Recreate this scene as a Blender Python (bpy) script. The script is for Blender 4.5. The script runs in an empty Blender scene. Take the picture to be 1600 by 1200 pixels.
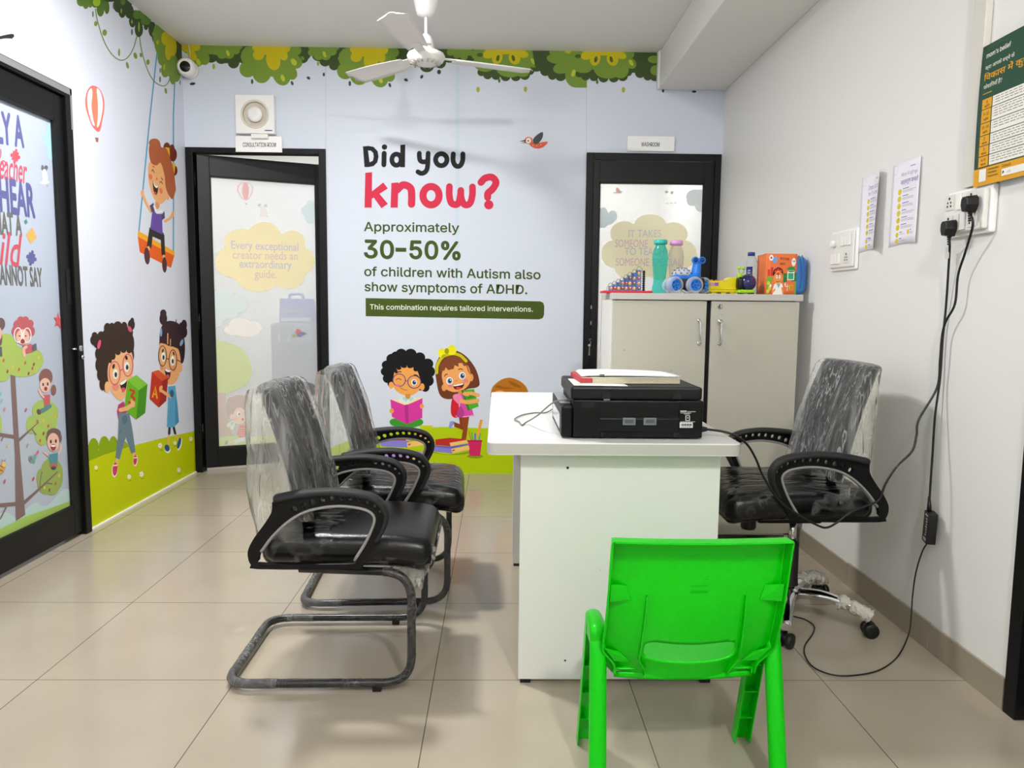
import bpy, bmesh, math, random, os
from mathutils import Vector, Matrix, noise
from mathutils.geometry import tessellate_polygon
random.seed(7)
SC = bpy.context.scene
COL = SC.collection
R = math.radians
# ---------------------------------------------------------------- room size (metres; x right, y into the room, z up)
XL, XR, YB, ZC, YN = -2.0455, 1.4636, 5.074, 2.785, -1.9
XBEAM, ZBEAM = 1.023, 2.552
EYE = Vector((0, 0, 1.141))
FPX, PITCH, YAW, ROLL = 1180.96, 0.10263, 0.01834, 0.00989

# ---------------------------------------------------------------- camera
_f = Vector((math.sin(YAW)*math.cos(PITCH), math.cos(YAW)*math.cos(PITCH), -math.sin(PITCH)))
_r = Vector((math.cos(YAW), -math.sin(YAW), 0)); _u = _r.cross(_f)
CR = math.cos(ROLL)*_r + math.sin(ROLL)*_u
CU = -math.sin(ROLL)*_r + math.cos(ROLL)*_u
CF = _f
cam = bpy.data.cameras.new('camera'); cam_o = bpy.data.objects.new('camera', cam); COL.objects.link(cam_o)
cam.sensor_fit = 'HORIZONTAL'; cam.sensor_width = 36.0; cam.lens = 36.0*FPX/1600; cam.clip_start = 0.05
m = Matrix((CR, CU, -CF)).transposed().to_4x4(); m.translation = EYE
cam_o.matrix_world = m
SC.camera = cam_o

# ---------------------------------------------------------------- world, lights, exposure
w = bpy.data.worlds.new('world'); SC.world = w; w.use_nodes = True
w.node_tree.nodes['Background'].inputs[0].default_value = (1.0, 0.99, 0.97, 1)
w.node_tree.nodes['Background'].inputs[1].default_value = 0.25
SC.view_settings.view_transform = 'Standard'; SC.view_settings.look = 'None'
SC.view_settings.gamma = 1.0; SC.view_settings.use_curve_mapping = False
SC.view_settings.exposure = 0.38
SC.cycles.max_bounces = 12; SC.cycles.transparent_max_bounces = 24
SC.cycles.sample_clamp_indirect = 4.0
LAMPS = [  # white lamps under the ceiling: x, y, watts, kind
    (0.62, -0.30, 106.0, 'globe'),
    (-1.00, 3.05, 50.0, 'panel'),
    (-0.95, -0.60, 32.0, 'globe'),  # added fill globe with no known source, brightens the ceiling
]
LAMP_R, LAMP_DROP, PANEL_R = 0.06, 0.075, 0.13
def area(name, loc, size, watts, col=(1.0, 0.995, 0.98), size_y=None):
    l = bpy.data.lights.new(name, 'AREA'); l.energy = watts; l.color = col
    l.shape = 'RECTANGLE'; l.size = size; l.size_y = size_y or size
    o = bpy.data.objects.new(name, l); COL.objects.link(o); o.location = loc
    return o
area('consultation_room_fill', (-1.7, 5.9, 2.70), 0.5, 27.0)  # added light, no fixture known; makes the door film look white
area('washroom_fill', (0.9, 6.2, 2.70), 0.4, 26.0)  # also an added light, brightens the washroom film from behind

# ---------------------------------------------------------------- helpers
def s2l(c): return c/12.92 if c <= 0.04045 else ((c+0.055)/1.055)**2.4
def rgb(h):
    h = h.lstrip('#'); return tuple(s2l(int(h[i:i+2], 16)/255) for i in (0, 2, 4)) + (1.0,)
_mats = {}
def mat(name, col=None, rough=0.5, metal=0.0, spec=0.5, coat=0.0, coat_rough=0.05, bump=None, trans=0.0, ior=1.45):
    if name in _mats: return _mats[name]
    m = bpy.data.materials.new(name); m.use_nodes = True; nt = m.node_tree
    b = nt.nodes['Principled BSDF']
    b.inputs['Base Color'].default_value = rgb(col); b.inputs['Roughness'].default_value = rough
    b.inputs['Metallic'].default_value = metal; b.inputs['Specular IOR Level'].default_value = spec
    b.inputs['Coat Weight'].default_value = coat; b.inputs['Coat Roughness'].default_value = coat_rough
    b.inputs['Transmission Weight'].default_value = trans; b.inputs['IOR'].default_value = ior
    # every surface gets a faint procedural unevenness
    sc, st = bump or (60.0, 0.02)
    tc = nt.nodes.new('ShaderNodeTexCoord'); n = nt.nodes.new('ShaderNodeTexNoise'); n.inputs['Scale'].default_value = sc
    bp = nt.nodes.new('ShaderNodeBump'); bp.inputs['Strength'].default_value = st; bp.inputs['Distance'].default_value = 0.01
    nt.links.new(tc.outputs['Object'], n.inputs['Vector']); nt.links.new(n.outputs['Fac'], bp.inputs['Height'])
    nt.links.new(bp.outputs['Normal'], b.inputs['Normal'])
    _mats[name] = m; return m
def ink(h, rough=0.5):
    return mat('ink_' + h.lstrip('#') + ('' if rough == 0.5 else '_%d' % int(rough*100)), h, rough, spec=0.15, bump=(8.0, 0.01))

def film(name, col, opac, rough=0.3):
    """frosted / printed film: part diffuse print, part clear"""
    if name in _mats: return _mats[name]
    m = bpy.data.materials.new(name); m.use_nodes = True; nt = m.node_tree; nt.nodes.remove(nt.nodes['Principled BSDF'])
    out = nt.nodes['Material Output']; tr = nt.nodes.new('ShaderNodeBsdfTransparent'); d = nt.nodes.new('ShaderNodeBsdfPrincipled')
    d.inputs['Base Color'].default_value = rgb(col); d.inputs['Roughness'].default_value = rough
    mx = nt.nodes.new('ShaderNodeMixShader'); mx.inputs[0].default_value = opac
    tc = nt.nodes.new('ShaderNodeTexCoord'); n = nt.nodes.new('ShaderNodeTexNoise'); n.inputs['Scale'].default_value = 2.0
    mp = nt.nodes.new('ShaderNodeMapRange'); mp.inputs[3].default_value = opac-0.02; mp.inputs[4].default_value = opac+0.02
    nt.links.new(tc.outputs['Object'], n.inputs['Vector']); nt.links.new(n.outputs['Fac'], mp.inputs[0]); nt.links.new(mp.outputs[0], mx.inputs[0])
    nt.links.new(tr.outputs[0], mx.inputs[1]); nt.links.new(d.outputs[0], mx.inputs[2]); nt.links.new(mx.outputs[0], out.inputs[0])
    _mats[name] = m; return m

def wrap_mat(name, lo, hi, scale=(6, 6, 1.2), white='#f4f4f2', tint='#ffffff', cover=0.5, bump=0.6, ior=1.12):
    """crumpled clear plastic sheet: clear, with milky patches and thin bright creases"""
    if name in _mats: return _mats[name]
    m = bpy.data.materials.new(name); m.use_nodes = True; nt = m.node_tree; N = nt.nodes; L = nt.links
    N.remove(N['Principled BSDF']); out = N['Material Output']
    tc = N.new('ShaderNodeTexCoord'); mp = N.new('ShaderNodeMapping'); mp.inputs['Scale'].default_value = scale; L.new(tc.outputs['Object'], mp.inputs[0])
    def nz(sc, det, dist, src):
        n = N.new('ShaderNodeTexNoise'); n.inputs['Scale'].default_value = sc; n.inputs['Detail'].default_value = det; n.inputs['Roughness'].default_value = 0.6; n.inputs['Distortion'].default_value = dist
        L.new(src, n.inputs['Vector']); return n.outputs['Fac']
    def rng(src, a, b, c, d):
        r = N.new('ShaderNodeMapRange'); r.inputs[1].default_value = a; r.inputs[2].default_value = b; r.inputs[3].default_value = c; r.inputs[4].default_value = d; L.new(src, r.inputs[0]); return r.outputs[0]
    def math_(op, a, b):
        q = N.new('ShaderNodeMath'); q.operation = op; q.use_clamp = True
        for i, v in enumerate((a, b)):
            if isinstance(v, float): q.inputs[i].default_value = v
            else: L.new(v, q.inputs[i])
        return q.outputs[0]
    fine = nz(6.0, 1.5, 0.25, mp.outputs[0]); broad = nz(2.2, 3, 0.3, mp.outputs[0]); patch = nz(7.0, 2, 0.2, tc.outputs['Object'])
    q = N.new('ShaderNodeMath'); q.operation = 'SUBTRACT'; q.inputs[1].default_value = 0.5; L.new(fine, q.inputs[0])
    ab = N.new('ShaderNodeMath'); ab.operation = 'ABSOLUTE'; L.new(q.outputs[0], ab.inputs[0])
    crease = rng(ab.outputs[0], 0.0, 0.05, 1.0, 0.0)
    milk = rng(broad, 0.62-0.25*cover, 0.80-0.15*cover, 0.0, 1.0)
    fac = math_('MULTIPLY', crease, rng(patch, 0.40, 0.62, 0.15, 1.0))
    fac = math_('MAXIMUM', fac, math_('MULTIPLY', milk, 0.75))
    fac = rng(fac, 0.0, 1.0, lo, hi)
    bp = N.new('ShaderNodeBump'); bp.inputs['Strength'].default_value = bump; bp.inputs['Distance'].default_value = 0.012; L.new(fine, bp.inputs['Height'])
    tr = N.new('ShaderNodeBsdfTransparent'); tr.inputs[0].default_value = rgb(tint)
    df = N.new('ShaderNodeBsdfDiffuse'); df.inputs[0].default_value = rgb(white); tl = N.new('ShaderNodeBsdfTranslucent'); tl.inputs[0].default_value = rgb(white)
    di = N.new('ShaderNodeMixShader'); di.inputs[0].default_value = 0.45; L.new(df.outputs[0], di.inputs[1]); L.new(tl.outputs[0], di.inputs[2])
    gl = N.new('ShaderNodeBsdfGlossy'); gl.inputs['Roughness'].default_value = 0.14; L.new(bp.outputs[0], gl.inputs['Normal'])
    m1 = N.new('ShaderNodeMixShader'); L.new(fac, m1.inputs[0]); L.new(tr.outputs[0], m1.inputs[1]); L.new(di.outputs[0], m1.inputs[2])
    m2 = N.new('ShaderNodeMixShader'); fr = N.new('ShaderNodeFresnel'); fr.inputs[0].default_value = ior; L.new(bp.outputs[0], fr.inputs['Normal'])
    L.new(fr.outputs[0], m2.inputs[0]); L.new(m1.outputs[0], m2.inputs[1]); L.new(gl.outputs[0], m2.inputs[2]); L.new(m2.outputs[0], out.inputs[0])
    _mats[name] = m; return m

class MB:
    """collects shapes in one bmesh; build() links them as one mesh object"""
    def __init__(s): s.bm = bmesh.new(); s.mi = 0
    def face(s, vs, mi=None, smooth=False):
        try:
            f = s.bm.faces.new(vs); f.material_index = s.mi if mi is None else mi; f.smooth = smooth; return f
        except ValueError: return None
    def box(s, x0, x1, y0, y1, z0, z1, M=None, mi=None, bev=0.0):
        P = [(x0,y0,z0),(x1,y0,z0),(x1,y1,z0),(x0,y1,z0),(x0,y0,z1),(x1,y0,z1),(x1,y1,z1),(x0,y1,z1)]
        v = [s.bm.verts.new((M @ Vector(p)) if M else p) for p in P]
        fs = [s.face([v[i] for i in q], mi) for q in ((0,3,2,1),(4,5,6,7),(0,1,5,4),(1,2,6,5),(2,3,7,6),(3,0,4,7))]
        if bev:
            es = list({e for f in fs for e in f.edges})
            r = bmesh.ops.bevel(s.bm, geom=es, offset=bev, segments=2, profile=0.5, affect='EDGES')
            for f in r['faces']: f.material_index = s.mi if mi is None else mi
        return s
    def quad(s, pts, mi=None): s.face([s.bm.verts.new(p) for p in pts], mi); return s
    def rbox(s, c, size, r, n=8, fn=None, M=None, mi=None):
        """rounded box; fn(p) may bend it"""
        h = [d/2 for d in size]; r = min(r, *h) if not isinstance(r, tuple) else r
        cache = {}
        def vert(p):
            k = tuple(round(q, 6) for q in p)
            if k in cache: return cache[k]
            q = Vector([max(-(h[i]-r), min(h[i]-r, p[i])) for i in range(3)]); d = Vector(p)-q
            o = q + (d.normalized()*r if d.length > 1e-9 else Vector())
            if fn: o = fn(o)
            o = o + Vector(c)
            if M: o = M @ o
            cache[k] = s.bm.verts.new(o); return cache[k]
        def ticks(hh):
            k = 3; a = [-hh + r*(1-math.cos(i/k*math.pi/2)) if False else -hh + r*i/k for i in range(k)]
            mid = [-(hh-r) + 2*(hh-r)*i/n for i in range(n+1)] if hh > r+1e-6 else [0.0]
            return a + mid + [-q for q in reversed(a)]
        T = [ticks(x) for x in h]
        for ax in range(3):
            a, b = (ax+1) % 3, (ax+2) % 3
            for sg in (-1, 1):
                for i in range(len(T[a])-1):
                    for j in range(len(T[b])-1):
                        ps = []
                        for (ii, jj) in ((i,j),(i+1,j),(i+1,j+1),(i,j+1)):
                            p = [0, 0, 0]; p[ax] = sg*h[ax]; p[a] = T[a][ii]; p[b] = T[b][jj]; ps.append(vert(p))
                        if sg < 0: ps.reverse()
                        if len(set(ps)) == 4: s.face(ps, mi, True)
        return s
    def tube(s, pts, r, n=10, closed=False, caps=True, mi=None, rs=None):
        pts = [Vector(p) for p in pts]; N = len(pts)
        up = None; rings = []
        for i, p in enumerate(pts):
            a = pts[(i-1) % N] if (closed or i > 0) else p; b = pts[(i+1) % N] if (closed or i < N-1) else p
            t = (b-a).normalized()
            if up is None:
                up = t.orthogonal().normalized()
            else:
                up = (up - t*up.dot(t)); up = up.normalized() if up.length > 1e-6 else t.orthogonal().normalized()
            sd = t.cross(up); rr = rs[i] if rs else r
            rings.append([s.bm.verts.new(p + rr*(math.cos(k/n*2*math.pi)*up + math.sin(k/n*2*math.pi)*sd)) for k in range(n)])
        for i in range(N if closed else N-1):
            A, B = rings[i], rings[(i+1) % N]
            for k in range(n): s.face([A[k], A[(k+1) % n], B[(k+1) % n], B[k]], mi, True)
        if caps and not closed: s.face(list(reversed(rings[0])), mi); s.face(rings[-1], mi)
        return s
    def lathe(s, prof, c=(0,0,0), n=28, M=None, mi=None, caps=True, smooth=True):
        """profile of (radius, height) turned about z"""
        rings = []
        for (r, z) in prof:
            rings.append([s.bm.verts.new((M @ q) if M else q) for q in
                          [Vector((c[0]+r*math.cos(k/n*2*math.pi), c[1]+r*math.sin(k/n*2*math.pi), c[2]+z)) for k in range(n)]])
        for A, B in zip(rings, rings[1:]):
            for k in range(n): s.face([A[k], A[(k+1) % n], B[(k+1) % n], B[k]], mi, smooth)
        if caps: s.face(list(reversed(rings[0])), mi); s.face(rings[-1], mi)
        return s
    def prism(s, loops, t0, t1, f, mi=None, smooth_side=False):
        """flat outline with holes (2-D loops) given thickness; f(u, v, t) -> 3-D point"""
        V3 = [[Vector((p[0], p[1], 0)) for p in lp] for lp in loops]
        tris = tessellate_polygon(V3); flat = [p for lp in loops for p in lp]
        a = [s.bm.verts.new(f(p[0], p[1], t0)) for p in flat]; b = [s.bm.verts.new(f(p[0], p[1], t1)) for p in flat]
        for t in tris:
            s.face([a[i] for i in t], mi); s.face([b[i] for i in reversed(t)], mi)
        o = 0
        for lp in loops:
            k = len(lp)
            for i in range(k):
                j = (i+1) % k; s.face([a[o+i], a[o+j], b[o+j], b[o+i]], mi, smooth_side)
            o += k
        return s
    def grid(s, f, nu, nv, mi=None, smooth=True, closed_u=False):
        V = [[s.bm.verts.new(f(i/nu, j/nv)) for j in range(nv+1)] for i in range(nu if closed_u else nu+1)]
        for i in range(nu):
            for j in range(nv): s.face([V[i][j], V[(i+1) % len(V)][j], V[(i+1) % len(V)][j+1], V[i][j+1]], mi, smooth)
        return s
    def build(s, name, ms, parent=None, recalc=True, solid=0.0, bevel=0.0, sub=0, offset=0):
        if recalc: bmesh.ops.recalc_face_normals(s.bm, faces=s.bm.faces)
        me = bpy.data.meshes.new(name); s.bm.to_mesh(me); s.bm.free()
        for m in (ms if isinstance(ms, (list, tuple)) else [ms]): me.materials.append(m)
        o = bpy.data.objects.new(name, me); COL.objects.link(o)
        if parent: o.parent = parent
        if solid:
            d = o.modifiers.new('thickness', 'SOLIDIFY'); d.thickness = solid; d.offset = offset
        if bevel:
            d = o.modifiers.new('edges', 'BEVEL'); d.width = bevel; d.segments = 2; d.limit_method = 'ANGLE'; d.angle_limit = R(50)
        if sub:
            d = o.modifiers.new('smooth', 'SUBSURF'); d.levels = sub; d.render_levels = sub
        return o

def tag(o, label=None, cat=None, group=None, kind=None):
    if label: o['label'] = label
    if cat: o['category'] = cat
    if group: o['group'] = group
    if kind: o['kind'] = kind
    return o
def thing(name, loc, label, cat, rz=0.0, group=None):
    o = bpy.data.objects.new(name, None); COL.objects.link(o); o.location = loc; o.rotation_euler = (0, 0, rz); o.empty_display_size = 0.05
    return tag(o, label, cat, group)
def move_origin(o, p):
    """give a one-mesh thing an origin at its base"""
    p = Vector(p); o.data.transform(Matrix.Translation(-p)); o.location = p; return o

def catmull(P, n=6, closed=False):
    P = [Vector(p) for p in P]; out = []; N = len(P)
    for i in range(N if closed else N-1):
        if closed: a, b, c, d = P[i-1], P[i], P[(i+1) % N], P[(i+2) % N]
        else: b, c = P[i], P[i+1]; a = P[i-1] if i > 0 else 2*b-c; d = P[i+2] if i+2 < N else 2*c-b
        for k in range(n):
            t = k/n; out.append(0.5*((2*b)+(c-a)*t+(2*a-5*b+4*c-d)*t*t+(3*b-a-3*c+d)*t**3))
    if not closed: out.append(P[-1])
    return out
def fillet(P, r, n=5):
    """polyline with rounded corners"""
    P = [Vector(p) for p in P]; out = [P[0]]
    for i in range(1, len(P)-1):
        a = (P[i-1]-P[i]); b = (P[i+1]-P[i]); rr = min(r, a.length*0.48, b.length*0.48)
        p, q = P[i]+a.normalized()*rr, P[i]+b.normalized()*rr
        for k in range(n+1):
            t = k/n; out.append(p*(1-t)**2 + P[i]*2*t*(1-t) + q*t*t)
    out.append(P[-1]); return out

# ---------------------------------------------------------------- reading the photograph's points onto the room's surfaces
def ray(px, py): return CF + CR*((px-800)/FPX) - CU*((py-600)/FPX)
def hit(px, py, p0, n):
    d = ray(px, py); n = Vector(n); return EYE + d*((Vector(p0)-EYE).dot(n)/d.dot(n))
def on_x(px, py, x): return hit(px, py, (x, 0, 0), (1, 0, 0))
def on_y(px, py, y): return hit(px, py, (0, y, 0), (0, 1, 0))
def on_z(px, py, z): return hit(px, py, (0, 0, z), (0, 0, 1))

_fonts = {}
def font(k):
    if k not in _fonts:
        f = None
        try:
            d = os.path.join(bpy.utils.resource_path('LOCAL'), 'datafiles', 'fonts')
            fn = {'inter': 'Inter.woff2', 'hindi': 'NotoSansDevanagari-Regular.woff2'}.get(k)
            if fn: f = bpy.data.fonts.load(os.path.join(d, fn))
        except Exception: f = None
        _fonts[k] = f
    return _fonts[k]
DUP = {}
def glyphs(txt, k='inter', bold=0.0, shear=0.0, res=3):
    """outline text as triangles: (verts 2-D, tris, xmin, xmax, cap height)"""
    cu = bpy.data.curves.new('t', 'FONT'); cu.body = txt; cu.shear = shear; cu.resolution_u = res
    if font(k): cu.font = font(k)
    o = bpy.data.objects.new('t', cu); COL.objects.link(o)
    dg = bpy.context.evaluated_depsgraph_get(); me = o.evaluated_get(dg).to_mesh()
    V = [(v.co.x, v.co.y) for v in me.vertices]; T = [tuple(p.vertices) for p in me.polygons]
    # triangles that lie over another triangle of the same letter get a hair of height of their own
    bk = {}
    for t in T:
        xs = [V[i][0] for i in t]
        for q in range(int(min(xs)/0.25)-1, int(max(xs)/0.25)+2): bk.setdefault(q, []).append(t)
    def over(c, t):
        p, q, r = [V[i] for i in t[:3]]
        d = [(q[0]-p[0])*(c[1]-p[1])-(q[1]-p[1])*(c[0]-p[0]), (r[0]-q[0])*(c[1]-q[1])-(r[1]-q[1])*(c[0]-q[0]), (p[0]-r[0])*(c[1]-r[1])-(p[1]-r[1])*(c[0]-r[0])]
        return all(k > 1e-9 for k in d) or all(k < -1e-9 for k in d)
    DUP.clear()
    for n_, t in enumerate(T):
        c = [sum(V[i][k] for i in t)/len(t) for k in (0, 1)]
        if sum(over(c, u) for u in bk[int(c[0]/0.25)]) > 1: DUP[t] = 1 + n_ % 4
    o.evaluated_get(dg).to_mesh_clear(); bpy.data.objects.remove(o); bpy.data.curves.remove(cu)
    xs = [v[0] for v in V] or [0]
    return V, T, min(xs), max(xs)

class Art:
    """flat print laid on a surface: every shape one thin layer further out than the one before"""
    def __init__(s, pos, step=0.00001, alpha=None, clamp=None):
        s.pos = pos; s.mb = MB(); s.step = step; s.k = 1; s.cols = []; s.T = (0, 0, 1, 1); s.alpha = alpha; s.clamp = clamp
    def frame(s, ox, oy, sx, sy=None): s.T = (ox, oy, sx, sy or sx); return s
    def mi(s, c):
        if c not in s.cols: s.cols.append(c)
        return s.cols.index(c)
    def P(s, p):
        q = Vector(s.pos(s.T[0]+p[0]*s.T[2], s.T[1]+p[1]*s.T[3], s.k*s.step))
        if s.clamp:
            for a, (lo, hi) in s.clamp.items(): q[a] = max(lo, min(hi, q[a]))
        return q
    def poly(s, pts, c, holes=()):
        loops = [pts] + list(holes); V3 = [[Vector((p[0], p[1], 0)) for p in lp] for lp in loops]
        vs = [s.mb.bm.verts.new(s.P(p)) for lp in loops for p in lp]
        for t in tessellate_polygon(V3): s.mb.face([vs[i] for i in t], s.mi(c))
        s.k += 1; return s
    def sm(s, pts, c, n=5): return s.poly([(v.x, v.y) for v in catmull([(p[0], p[1], 0) for p in pts], n, True)], c)
    def el(s, cx, cy, rx, ry, c, rot=0, n=22):
        cr, sr = math.cos(R(rot)), math.sin(R(rot))
        return s.poly([(cx+rx*math.cos(t)*cr-ry*math.sin(t)*sr, cy+rx*math.cos(t)*sr+ry*math.sin(t)*cr) for t in [i/n*2*math.pi for i in range(n)]], c)
    def els(s, L, c):
        for e in L: s.el(*e[:4], c, e[4] if len(e) > 4 else 0)
        return s
    def ring(s, cx, cy, rx, ry, w, c, n=26):
        A = [(cx+rx*math.cos(i/n*2*math.pi), cy+ry*math.sin(i/n*2*math.pi)) for i in range(n)]
        B = [(cx+(rx-w)*math.cos(i/n*2*math.pi), cy+(ry-w)*math.sin(i/n*2*math.pi)) for i in range(n)]
        return s.poly(A, c, [B])
    def st(s, pts, w, c, smooth=True, cap=True, w2=None):
        """stroke"""
        P = catmull([(p[0], p[1], 0) for p in pts], 6) if smooth and len(pts) > 2 else [Vector((p[0], p[1], 0)) for p in pts]
        L, Q = [], []; N = len(P)
        for i, p in enumerate(P):
            t = (P[min(i+1, N-1)]-P[max(i-1, 0)]); t = t.normalized() if t.length else Vector((1, 0, 0)); nrm = Vector((-t.y, t.x, 0))
            ww = w if w2 is None else w+(w2-w)*i/(N-1)
            L.append(p+nrm*ww/2); Q.append(p-nrm*ww/2)
        vs = [s.mb.bm.verts.new(s.P(p)) for p in L]; ws = [s.mb.bm.verts.new(s.P(p)) for p in Q]
        for i in range(N-1): s.mb.face([vs[i], vs[i+1], ws[i+1], ws[i]], s.mi(c))
        k0 = s.k
        if cap:
            for p, ww in ((P[0], w), (P[-1], w2 or w)): s.k += 1; s.el(p.x, p.y, ww/2, ww/2, c, n=12)
        s.k += 1; return s
    def text(s, txt, p0, p1, cap, c, k='inter', bold=0.0, shear=0.0, pre='', up=None):
        """text whose ink runs from p0 to p1 (baseline) with capitals `cap` high, in the surface's own flat directions"""
        V, T, x0, x1 = glyphs(pre+txt, k, 0, shear); dup = dict(DUP)
        if pre:
            _, _, a, b = glyphs(txt, k, 0, shear); x0 = x1-(b-a)
        H, _, _, _ = glyphs('H', 'inter'); hc = max(v[1] for v in H) if H else 0.7
        e = bold*hc*0.9; k0 = s.k
        for dx, dy in ([(0, 0)] if not bold else [(-e, 0), (e, 0), (0, e), (0, -e), (e*.7, e*.7), (-e*.7, -e*.7), (e*.7, -e*.7), (-e*.7, e*.7)]):
            A, B = s.P(p0), s.P(p1); U = s.P((p0[0], p0[1]-cap)) - A; s.k += 3
            if s.up: U = Vector(s.up)*U.dot(Vector(s.up))
            if s.up: vs = [s.mb.bm.verts.new(A + (B-A)*((v[0]+dx-x0)/(x1-x0)) + U*((v[1]+dy)/hc)) for v in V]
            else: vs = [s.mb.bm.verts.new(s.P((p0[0]+(p1[0]-p0[0])*(v[0]+dx-x0)/(x1-x0), p0[1]+(p1[1]-p0[1])*(v[0]+dx-x0)/(x1-x0)-cap*(v[1]+dy)/hc))) for v in V]
            q0 = s.P(p0); s.k += 0.6; nrm = s.P(p0) - q0; s.k -= 0.6
            for t in T:
                if t in dup: s.mb.face([s.mb.bm.verts.new(vs[i].co + nrm*dup[t]) for i in t], s.mi(c))
                else: s.mb.face([vs[i] for i in t], s.mi(c))
        s.k = k0+2; return s
    up = None
    def build(s, name, parent=None, mk=None):
        mk = mk or ink
        return s.mb.build(name, [mk(c) for c in s.cols], parent, recalc=False)
# ================================================================ the room
M_VINYL_L = mat('vinyl_left', '#dfe3f1', 0.40, spec=0.4, bump=(3.0, 0.03))
M_VINYL_B = mat('vinyl_back', '#d6dde9', 0.42, spec=0.4, bump=(3.0, 0.03))
M_PAINT = mat('white_paint', '#e5e4e0', 0.45, spec=0.4, bump=(14.0, 0.06))
M_CEIL = mat('ceiling_paint', '#edece9', 0.6, bump=(5.0, 0.05))
M_ALU = mat('black_aluminium', '#090a0b', 0.45, spec=0.28, bump=(90.0, 0.02))
M_ALU2 = mat('black_aluminium_leaf', '#0b0c0e', 0.42, spec=0.3, bump=(90.0, 0.02))
M_RUB = mat('gasket_rubber', '#0b0b0c', 0.6)
M_WHITE = mat('white_plastic', '#f3f2ef', 0.35)
M_BLACK = mat('black_plastic', '#0b0b0c', 0.42)
M_STEEL = mat('bright_steel', '#c9c9cb', 0.22, metal=1.0)
M_CHROME = mat('chrome', '#dedee0', 0.07, metal=1.0)
M_SILVER = mat('scratched_silver', '#a5a7aa', 0.34, metal=0.6)
M_PALE = mat('pale_sealant', '#eeeeea', 0.6)

# floor: 0.6 m beige tiles with thin dark joints
fm = bpy.data.materials.new('floor_tiles'); fm.use_nodes = True; nt = fm.node_tree; N = nt.nodes; L = nt.links
pb = N['Principled BSDF']; tc = N.new('ShaderNodeTexCoord'); mp = N.new('ShaderNodeMapping')
mp.inputs['Location'].default_value = (0.19126+6.0, -4.61246+12.0, 0); L.new(tc.outputs['Object'], mp.inputs[0])
br = N.new('ShaderNodeTexBrick'); br.offset = 0; br.squash = 1; br.inputs['Scale'].default_value = 1; br.inputs['Brick Width'].default_value = 0.6; br.inputs['Row Height'].default_value = 0.6
br.inputs['Mortar Size'].default_value = 0.0016; br.inputs['Mortar Smooth'].default_value = 0.15; br.inputs['Bias'].default_value = 0
br.inputs['Color1'].default_value = rgb('#a99e8c'); br.inputs['Color2'].default_value = rgb('#aca18f'); br.inputs['Mortar'].default_value = rgb('#5d574f')
L.new(mp.outputs[0], br.inputs['Vector'])
nz = N.new('ShaderNodeTexNoise'); nz.inputs['Scale'].default_value = 3.0; nz.inputs['Detail'].default_value = 5; L.new(tc.outputs['Object'], nz.inputs['Vector'])
mr = N.new('ShaderNodeMapRange'); mr.inputs[3].default_value = 0.88; mr.inputs[4].default_value = 1.10; L.new(nz.outputs['Fac'], mr.inputs[0])
mu = N.new('ShaderNodeMix'); mu.data_type = 'RGBA'; mu.blend_type = 'MULTIPLY'; mu.inputs[0].default_value = 1
L.new(br.outputs['Color'], mu.inputs[6]); L.new(mr.outputs[0], mu.inputs[7]); L.new(mu.outputs[2], pb.inputs['Base Color'])
bp = N.new('ShaderNodeBump'); bp.inputs['Strength'].default_value = 0.15; bp.inputs['Distance'].default_value = 0.002; bp.invert = True
L.new(br.outputs['Fac'], bp.inputs['Height']); L.new(bp.outputs[0], pb.inputs['Normal'])
pb.inputs['Roughness'].default_value = 0.19; pb.inputs['Specular IOR Level'].default_value = 0.45
b = MB(); b.box(-2.8, 1.6, YN-0.1, 7.6, -0.05, 0.0)
tag(b.build('floor', fm), 'beige square floor tiles with thin dark joints', 'floor', kind='structure')
b = MB(); b.box(-2.8, 1.6, YN-0.1, 7.6, ZC, ZC+0.05)
tag(b.build('ceiling', M_CEIL), 'plain off-white ceiling above the fan', 'ceiling', kind='structure')
b = MB(); b.box(XBEAM, XR, YN, YB-0.001, ZBEAM, ZC-0.001)
b.box(XBEAM-0.012, XBEAM+0.01, YB-0.05, YB-0.001, ZBEAM-0.004, ZC-0.001)
tag(b.build('trim_1', M_PAINT, bevel=0.006), 'boxed white beam under the ceiling along the right wall', 'beam', kind='structure')

DA = (-2.041, -1.135, 2.146); DB = (0.567, 1.455, 2.146); DL = (2.66, 3.722, 2.137)
b = MB(); T = 0.10
b.box(DA[1], DB[0], YB, YB+T, 0, ZC); b.box(XL, DA[1], YB, YB+T, DA[2], ZC); b.box(DB[0], XR, YB, YB+T, DB[2], ZC); b.box(DB[1], XR, YB, YB+T, 0, DB[2])
wall_back = tag(b.build('wall_back', M_VINYL_B), 'pale blue back wall printed with lettering, leaves and reading children', 'wall', kind='structure')
b = MB(); b.box(XL-T, XL, DL[1], YB+T, 0, ZC); b.box(XL-T, XL, DL[0], DL[1], DL[2], ZC); b.box(XL-T, XL, YN, DL[0], 0, ZC)
wall_left = tag(b.build('wall_left', M_VINYL_L), 'pale blue left wall printed with a swinging girl and two block carriers', 'wall', kind='structure')
b = MB(); b.box(XR, XR+T, 2.035, YB+T, 0, ZC); b.box(XR, XR+T, 1.1, 2.035, 2.12, ZC); b.box(XR, XR+T, YN, 1.1, 0, ZC)
wall_right = tag(b.build('wall_right', M_PAINT), 'plain white right wall with sockets and notices', 'wall', kind='structure')
b = MB(); b.box(XL-T, XR+T, YN-T, YN, 0, ZC)
tag(b.build('wall_rear', M_PAINT), 'plain white wall behind the camera', 'wall', kind='structure')
b = MB()
y = 2.04
for k, y1 in enumerate((2.42, 3.02, 3.62, 4.22, 4.82, YB)):
    b.box(XR-0.010, XR-0.0005, y+0.0012, y1-0.0012, 0.0, 0.094 + 0.003*math.sin(k*2.1)); y = y1
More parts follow.
